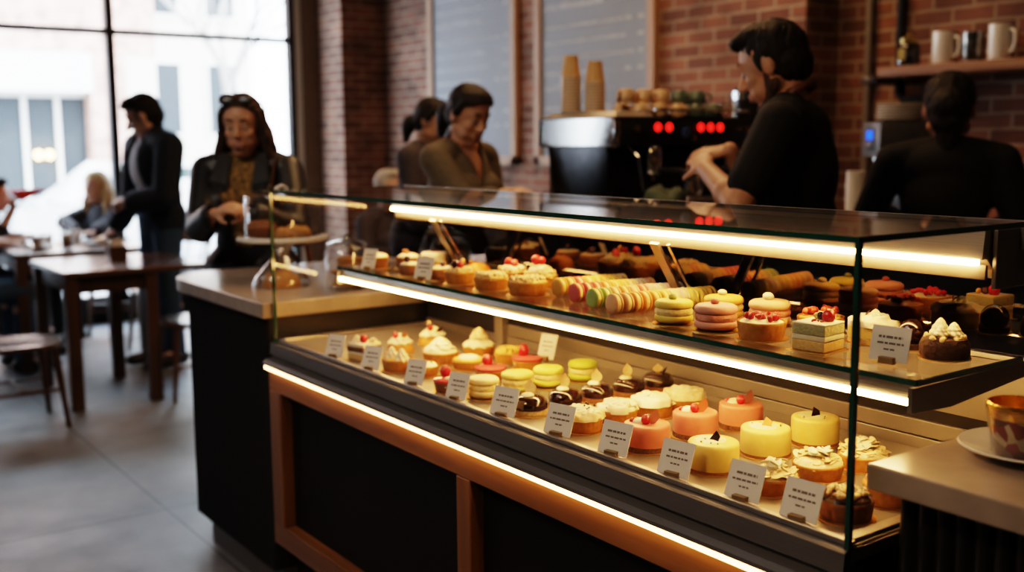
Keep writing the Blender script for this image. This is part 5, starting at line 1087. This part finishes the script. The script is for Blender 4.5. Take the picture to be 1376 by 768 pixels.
    # clothing
    for gm in garments:
        mb = MB(); k = gm.get('k', .014); ty = gm['t']; bust = True
        if ty == 'top':
            torso(mb, k, gm.get('low', True))
            fr = gm.get('sleeve', 1.9)
            for i in range(2):
                if fr <= 0: continue
                if fr <= 1: mb.cap(sh[i], sh[i].lerp(el[i], fr), .056 * s * g + k, .05 * s * g + k)
                else: mb.cap(sh[i], el[i], .056 * s * g + k, .047 * s * g + k); mb.cap(el[i], el[i].lerp(wr[i], fr - 1), .047 * s * g + k, .036 * s * g + k)
            if gm.get('collar'): mb.cap(nb - u * .02 * s - f * .012, nb + u * gm['collar'] * s - f * .012, .068 * s * g, .064 * s * g)
            if gm.get('hem'):
                for y in (-1, 1): mb.cap(P + V((0, y * .07 * s, 0)), P + V((0, y * .075 * s, -gm['hem'])), .115 * s + k, .112 * s + k)
        else:
            mb.ball(P + u * .02, (.132 * s, .186 * s if woman else .176 * s, .15 * s), TM, 20, 12)
            for hp, kn, an, toe in legs: mb.cap(hp, kn, .098 * s, .07 * s); mb.cap(kn, kn.lerp(an, .97), .068 * s, .056 * s)
        me = union(mb, .009, 'g', 5)
        cut = gm.get('cut')
        if cut:
            bm = bmesh.new(); bm.from_mesh(me); kill = [v for v in bm.verts if cut(v.co, P, s)]; bmesh.ops.delete(bm, geom=kill, context='VERTS'); bm.to_mesh(me); bm.free()
        o = link(gm['n'], me, gm['m'], t)
        if cut: sd = o.modifiers.new('s', 'SOLIDIFY'); sd.thickness = .008; sd.offset = -1
        if gm.get('label'): o['label'] = gm['label']
    if feet:
        for hp, kn, an, toe in legs:
            mb = MB(); mb.cap(an - V((.03, 0, .03 * s)), toe + V((.06 * s, 0, 0)), .048 * s, .036 * s); mb.cap(an + V((0, 0, .05)), an - V((0, 0, .02)), .05 * s, .052 * s)
            me = union(mb, .009, 'shoe', 3)
            for v in me.vertices: v.co.z = max(v.co.z, .0)
            link('shoe', me, pm('shoe_leather', (.025, .018, .014), None, .4), t)
    # face
    if face:
        for y in (-1, 1):
            e = MB(); hb(e, (.0742, y * .0315, .0068), .0122, 14, 10); eo = e.build('eye', EYEW, t); e = MB(); hb(e, (.0815, y * .0315, .0035), .0058, 10, 8); e.build('iris', IRIS, eo)
            e = MB(); pts = [HM @ V((.0885 - .010 * (q ** 2), y * (.014 + .034 * q), .034 + .007 * math.sin(PI * q * .8))) for q in [k / 6 for k in range(7)]]; e.tube(pts, [k_ * r for r in (.003, .0042, .0044, .004, .0035, .0028, .0015)], 8); e.build('eyebrow', hairm if hairm != HAIRBL else HAIRBR, t)
        e = MB(); hcap(e, (.0925, -.018, -.055), (.0925, .018, -.055), .0058, .0058); hcap(e, (.092, -.016, -.0665), (.092, .016, -.0665), .0066, .0066); link('lips', union(e, .0022, 'lips', 2), pm('lips', (.5, .23, .18) if woman else (.42, .21, .16), None, .4), t)
    if beard:
        mb = MB()
        for y in (-1, 1): hcap(mb, (.012, y * .064, -.02), (.012, y * .0545, -.056), .009, .0195); hcap(mb, (.0, y * .054, -.055), (.056, y * .018, -.1), .0235, .0195)
        hb(mb, (.066, 0, -.1), (.0255, .026, .0215)); hcap(mb, (.094, -.02, -.0465), (.094, .02, -.0465), .0045, .0045)
        link('beard', union(mb, .004, 'beard', 2), beard, t)
    if hair:
        mb = MB(); hair(h, mb); me = union(mb, .0055 if voxel < .007 else .008, 'hair', 2); Hi = HM.inverted(); ss = lambda a, b, x: (lambda q: q * q * (3 - 2 * q))(max(0, min(1, (x - a) / (b - a))))
        for v in me.vertices:   # hairline: tuck the hair inside the skull over the face
            q = Hi @ v.co; top = .072 + hairline - 5 * q.y * q.y
            xb = .03 + .06 * ss(top - .012, top + .02, q.z) + (.02 if q.z < -.03 else 0)
            w = ss(xb, xb + .008, q.x) * (1 - ss(.074, .08, abs(q.y))) * (1 - ss(top, top + .012, q.z))
            if w > 0: v.co = HM @ (q.lerp(V((-.0, q.y * .6, q.z * .8 - .005)), w * .55))
        for v in me.vertices:
            q = Hi @ v.co; a_ = math.atan2(q.y, q.x + .02); d_ = (v.co - HM @ V((-.01, 0, min(.03, q.z)))).normalized()
            v.co += d_ * k_ * (.0045 * noise.noise((a_ * 9 + 3 * noise.noise(q * 12), q.z * 9, 1.3)) + .003 * noise.noise(q * 45))
        link('hair', me, hairm, t)
    return h
def cap_hair(h, mb, f=0.0):
    h.hb(mb, (-.016, 0, .038), (.097, .0825, .0945), 26, 16); h.hb(mb, (-.042, 0, -.008), (.066, .074, .072), 22, 14)
# --- hair styles
def hair_quiff(h, mb):
    cap_hair(h, mb)
    h.hb(mb, (.02, 0, .096), (.074, .062, .04)); h.hb(mb, (.066, .01, .1), (.03, .05, .024)); h.hb(mb, (.05, -.02, .11), (.045, .04, .024))
    for y in (-1, 1): h.hcap(mb, (.022, y * .074, .03), (.018, y * .075, -.008), .01, .007)
def hair_short(h, mb):
    cap_hair(h, mb); h.hb(mb, (.03, 0, .095), (.066, .064, .038)); h.hb(mb, (.07, .02, .09), (.022, .04, .02))
    for y in (-1, 1): h.hcap(mb, (.018, y * .073, .03), (.014, y * .075, -.012), .01, .007)
def hair_long(h, mb, L=.24):
    cap_hair(h, mb); h.hb(mb, (.0, 0, .072), (.084, .076, .058)); r = random.Random(5)
    for y in (-1, 1):
        h.hcap(mb, (.03, y * .03, .112), (.038, y * .068, .06), .016, .018); h.hcap(mb, (.038, y * .068, .06), (.03, y * .08, -.01), .018, .017); h.hcap(mb, (.0, y * .07, .05), (-.01, y * .082, -.08), .03, .03)
        for k in range(7):
            x0 = .034 - .016 * k; ph = r.random() * 6; pr = None; Lk = L * r.uniform(.82, 1.1)
            for j in range(8):
                u = j / 7; p = (x0 * (1 - .4 * u) + .008 * math.sin(ph + 7 * u), y * (.078 + .026 * math.sin(2.6 * u) + .007 * math.sin(ph + 8 * u)), -.005 - (Lk - .005) * u)
                if pr: h.hcap(mb, pr, p, .015 + .004 * math.sin(3 * u), .015 + .004 * math.sin(3 * u + .4) - .007 * (u > .9))
                pr = p
    h.hcap(mb, (-.06, 0, .0), (-.065, 0, -L * .9), .066, .055)
def hair_pony(h, mb):
    cap_hair(h, mb); h.hb(mb, (.012, 0, .072), (.084, .08, .062))
    for y in (-1, 1): h.hcap(mb, (.03, y * .064, .07), (.008, y * .08, .015), .02, .016)
    h.hb(mb, (-.125, 0, -.05), (.042, .045, .055)); h.hb(mb, (-.105, 0, -.02), (.04, .035, .035)); h.hcap(mb, (-.13, 0, -.08), (-.125, 0, -.14), .036, .018)
def hair_bun(h, mb):
    cap_hair(h, mb); h.hb(mb, (.012, 0, .072), (.086, .082, .062)); h.hb(mb, (-.105, 0, .0), (.05, .06, .055)); h.hb(mb, (-.09, .0, -.05), (.045, .06, .05)); h.hcap(mb, (-.08, 0, -.07), (-.075, 0, -.14), .045, .03)
BLK = cloth('black_cotton', (.005, .005, .0055), (.008, .008, .009)); NAVY = cloth('navy_wool', (.012, .018, .03), (.018, .026, .042)); DENIM = cloth('blue_denim', (.035, .075, .13), (.05, .1, .165), scale=120)
GREYK = cloth('grey_knit', (.36, .35, .36), (.3, .29, .3), scale=160); LEATHER = pm('black_leather', (.012, .012, .013), (.02, .02, .021), .45, scale=45, bump=.35); OLIVE = cloth('olive_cotton', (.13, .105, .072), (.1, .082, .056)); PRINT = cloth('gold_print', (.34, .2, .06), (.05, .035, .02), scale=55, bump=0); DARKB = cloth('dark_blouse', (.025, .026, .032), (.04, .04, .05)); PLUM = cloth('plum_knit', (.06, .05, .058), (.045, .038, .045)); BROWNL = pm('brown_leather', (.16, .06, .025), (.11, .04, .018), .45)
TR = lambda m, n='trousers': dict(t='legs', n=n, m=m)
ang = math.atan2
# barista
hb_ = human('young bearded man in black t-shirt working at the espresso machine', (-2.215, 2.73), ang(-.49, -.866), 1.925, SK_A,
    (((-2.155, 2.36, 1.262), (-2.375, 2.45, 1.362), (-.75, .45, .35), (-.2, .6, -.55), .75), ((-2.50, 2.86, 1.235), (-2.50, 2.69, 1.415), (-.62, -.55, -.1), (-.3, .2, -.8), .7)),
    lean=.1, neck=.04, head=(-.12, .38), garments=(dict(t='top', n='black_tshirt', m=BLK, sleeve=.72, k=.013), TR(BLK), ), hair=hair_quiff, hairm=HAIRD, voxel=.0055, beard=hair_mat('short_beard', (.07, .038, .024), (.15, .085, .055), .8))
mb = MB(); nb = hb_.neck
pts = []
for k in range(17):
    a = -1.9 + 3.8 * k / 16; pts.append(nb + V((-.018 - .062 * math.cos(a), .078 * math.sin(a), .062 - .06 * (1 - math.cos(a)) * .55)))
vs = []; fs = []
for p in pts:
    o = (p - (nb + V((-.0, 0, p.z - nb.z)))).normalized(); vs += [p + V((0, 0, .014)), p + o * .003 + V((0, 0, -.016))]
for i in range(16): fs.append((2 * i, 2 * i + 1, 2 * i + 3, 2 * i + 2))
o = MB().add(vs, fs).build('apron_strap', BROWNL, hb_.root); sd = o.modifiers.new('s', 'SOLIDIFY'); sd.thickness = .004
MB().rbox(.125, .135, -.15, .15, .62, 1.3, .004).build('apron_bib', cloth('dark_apron', (.02, .018, .016), (.03, .026, .023)), hb_.root)
# woman in black jacket
hw = human('woman with long brown hair in black jacket, sunglasses on her head', (-4.24, 1.70), ang(-.60, .80), 1.725, SK_A,
    (((-3.95, 1.78, 1.10), (-3.93, 1.58, 1.185), (.02, -.75, .3), (-.5, -.3, -.55), 1.0), ((-4.17, 1.47, 1.12), (-3.985, 1.46, 1.185), (.68, .35, .3), (-.3, .3, -.65), 1.0)),
    woman=True, hairline=.012, head=(.0, .22), hs=1.06, garments=(dict(t='top', n='printed_blouse', m=PRINT, sleeve=0, k=.008), dict(t='top', n='black_jacket', m=LEATHER, k=.022, sleeve=1.86, collar=.0, hem=.08, cut=lambda c, P, s: c.x > .02 and abs(c.y) < .035 + max(0, c.z - P.z - .12) * .16 and c.z > P.z - .3), TR(BLK)), hair=hair_long, hairm=HAIRBR, voxel=.006)
mb = MB()
for y in (-1, 1): mb.tube([hw.HM @ V((.062 + .012 * math.cos(a), y * (.036 + .03 * math.cos(a)), .118 + .02 * math.sin(a))) for a in [k * PI / 8 for k in range(17)]], .004, 6); mb.tube([hw.HM @ V(p) for p in ((.06, y * .066, .118), (.0, y * .09, .09), (-.04, y * .088, .05))], .003, 6)
mb.tube([hw.HM @ V(p) for p in ((.074, -.01, .124), (.078, 0, .127), (.074, .01, .124))], .003, 6)
sgl = mb.build('sunglasses', pm('tortoise_frame', (.1, .04, .02), (.03, .015, .01), .2, coat=.5), hw.root)
mb = MB()
for y in (-1, 1): mb.ball(hw.HM @ V((.066, y * .036, .118)), (.003, .028, .018), hw.H3 @ Matrix.Rotation(-.5, 4, 'Y'))
mb.build('dark_lenses', BLACKPLASTIC, sgl)
sb = MB()
for y in (-1, 1):
    P0 = hw.neck; q = V((0, y, 0)); sb.add([P0 + V((.05, y * .05, .0)), P0 + V((.128, y * .05, -.12)), P0 + V((.142, y * .055, -.26)), P0 + V((.132, y * .12, -.1)), P0 + V((.06, y * .095, .01))], [(0, 1, 3, 4), (1, 2, 3)])
    o = sb.build('lapel', LEATHER, hw.root, False); sb = MB(); sd = o.modifiers.new('s', 'SOLIDIFY'); sd.thickness = .01
bag = thing('shoulder_bag', 'brown leather shoulder bag on its long strap over the woman in black jacket', 'bag', (-4.24, 1.70, 0), ang(-.60, .80))
MB().tube([(.09, .235, .93), (.15, .17, 1.1), (.14, .13, 1.24), (.08, .13, 1.37), (.01, .135, 1.412), (-.07, .15, 1.35), (-.11, .2, 1.1), (-.07, .235, .93)], .011, 6, flat=.35).build('strap', BROWNL, bag); MB().rbox(-.16, .08, .2, .27, .68, .93, .02).build('bag_body', BROWNL, bag)
# standing man
hm = human('standing man in navy jacket and grey sweater leaning to the table', (-7.0, 2.2), ang(-.97, .16), 1.85, SK_B,
    (((-6.74, 2.16, 1.12), (-6.86, 1.98, 1.09), (-.55, -.65, .1), (-.3, .3, -.8), .9), ((-7.28, 2.12, 1.12), (-7.42, 2.04, .91), (-.3, -.6, -.6), (.0, .3, -.9), .5)),
    lean=.05, head=(-.7, .45), hs=1.1, shw=.215, garments=(dict(t='top', n='grey_sweater', m=GREYK, sleeve=0, k=.012, low=False), dict(t='top', n='navy_jacket', m=NAVY, k=.036, sleeve=1.88, collar=.05, hem=.0, cut=lambda c, P, s: c.x > .01 and abs(c.y + .03) < .125 - .05 * max(0, min(1, (c.z - P.z - .2) / .3)) + max(0, P.z + .1 - c.z) * .3 and c.z < P.z + .66), TR(DENIM, 'jeans')), hair=hair_short, hairm=HAIRD)
# olive woman
ho = human('woman with dark low ponytail in olive shirt, looking down', (-3.99, 2.55), ang(.30, .95), 1.78, SK_A,
    (((-3.97, 2.74, 1.2), (-3.90, 2.86, 1.18), (.6, .5, .0), (0, 0, -1), .6), ((-3.74, 2.46, 1.19), (-3.73, 2.66, 1.235), (.15, .95, .1), (-.3, 0, -.9), .6)),
    woman=True, lean=.08, hairline=.012, head=(-.15, .42), hs=1.06, garments=(dict(t='top', n='olive_shirt', m=OLIVE, k=.02, sleeve=1.55, collar=.02, cut=lambda c, P, s: c.x > .0 and c.z > P.z + .33 and abs(c.y) < (c.z - P.z - .33) * .42), TR(BLK)), hair=hair_pony, hairm=HAIRD, voxel=.006)
# woman behind
human('dark haired person in plum top half hidden behind the woman in olive', (-5.0, 2.95), ang(.55, .82), 1.77, SK_A,
    (((-5.2, 3.05, 1.05), (-5.05, 3.2, 1.0), (.5, .6, 0), (0, 0, -1), .6), ((-4.78, 2.82, 1.05), (-4.72, 3.02, 1.02), (.3, .9, 0), (0, 0, -1), .6)), woman=True, lean=.1, head=(.0, .25), garments=(dict(t='top', n='plum_top', m=PLUM, k=.018), TR(BLK)), hair=hair_pony, hairm=HAIRD, voxel=.009)
def sitter(label, x, y, hd, Ht, hairfn, hm_, sk, top, arms=None, woman=True, lean=.05, head=(0, 0), hs=1.0, voxel=.009, sleeve=1.85, pants=BLK, seat=.53, shirt=None):
    c, s = math.cos(hd), math.sin(hd); W = lambda f, l, z: (x + f * c - l * s, y + f * s + l * c, z)
    arms = arms or ((W(.1, .25, .8), W(.32, .18, .8), (c, s, 0), (0, 0, -1), .4), (W(.1, -.25, .8), W(.32, -.18, .8), (c, s, 0), (0, 0, -1), .4))
    return human(label, (x, y), hd, Ht, sk, arms, woman=woman, sit=seat, lean=lean, head=head, hs=hs, garments=(dict(t='top', n='top', m=top, k=.016, sleeve=sleeve), TR(pants)), hair=hairfn, hairm=hm_, voxel=voxel)
sitter('seated woman with long blonde hair in dark blouse by the window', -8.48, 2.25, ang(-.93, .36), 1.68, lambda h, mb: hair_long(h, mb, .22), HAIRBL, SK_B, DARKB,
    arms=(((-8.22, 2.18, .86), (-8.08, 2.06, .82), (.1, -.9, 0), (0, 0, -1), .5), ((-8.52, 1.95, .87), (-8.22, 1.98, .82), (.7, -.3, .1), (0, .2, -1), .6)), head=(.1, .05), hs=1.12)
sitter('seated person at the picture edge with raised hand', -8.02, 1.17, ang(.95, .1), 1.72, hair_short, HAIRD, SK_B, DARKB, arms=(((-8.15, 1.38, .84), (-8.0, 1.55, .83), (.2, .9, 0), (0, 0, -1), .6), ((-7.82, 1.36, .83), (-7.81, 1.46, 1.01), (.05, .15, .95), (-.3, .9, 0), 1.1)), woman=False, lean=.32, sleeve=1.3)
sitter('seated person at the picture edge resting a bare forearm on the table', -7.40, .98, ang(.98, -.1), 1.72, hair_short, HAIRBR, SK_A, PLUM, arms=(((-7.58, 1.22, .83), (-7.59, 1.44, .83), (.0, .95, .1), (0, 0, -1), .7), ((-7.33, 1.14, .86), (-7.45, 1.36, .82), (-.3, .9, 0), (0, 0, -1), .4)), woman=False, lean=.05, sleeve=.7, pants=DENIM)
phn = thing('mobile_phone', 'dark phone in the hand of the person at the table', 'phone', (-7.60, 1.545, .845), .2); MB().rbox(-.07, .07, -.035, .035, 0, .008, .002).build('phone_case', BLACKPLASTIC, phn)
rn = thing('red_napkin', 'pointed red paper napkin held in the raised hand', 'napkin', (-7.80, 1.5, 1.085), .0); MB().add([(0, -.06, .07), (.0, .2, .075), (0, .03, -.01), (.03, -.05, .06), (.03, .03, 0.01)], [(0, 1, 2), (3, 4, 1), (0, 2, 4, 3), (0, 3, 1), (2, 1, 4)]).build('napkin_fold', pm('red_paper', (.75, .05, .04), None, .6), rn, False)
sitter('seated grey haired person beyond the display case', -5.75, 3.15, ang(.3, .9), 1.74, hair_short, HAIRG, SK_B, PLUM, voxel=.009, seat=.55)
sitter('seated dark haired person behind the espresso machine side', -4.25, 3.12, ang(-.2, -.95), 1.58, hair_short, HAIRD, SK_A, DARKB, voxel=.009)
human('person in black seen from behind with dark hair tied up', (-2.32, 3.665), ang(.85, -.53), 1.76, SK_C,
    (((-2.62, 3.62, 1.16), (-2.6, 3.86, 1.1), (0, .9, 0), (0, 0, -1), .6), ((-2.11, 3.83, 1.12), (-2.3, 4.02, 1.1), (-.3, .9, 0), (0, 0, -1), .6)), woman=True, lean=.06, head=(0, .15), hs=1.16, shw=.19, garments=(dict(t='top', n='black_top', m=BLK, k=.02), TR(BLK)), hair=hair_bun, hairm=HAIRD, voxel=.007)

# ------------------------------------------------------------------ colour management
SC.view_settings.view_transform = 'Filmic'
SC.view_settings.look = 'High Contrast'
SC.view_settings.exposure = 0
SC.cycles.use_denoising = True
SC.cycles.max_bounces = 10; SC.cycles.transparent_max_bounces = 24; SC.cycles.glossy_bounces = 4; SC.cycles.diffuse_bounces = 3
SC.cycles.caustics_reflective = False; SC.cycles.caustics_refractive = False; SC.cycles.sample_clamp_indirect = 8
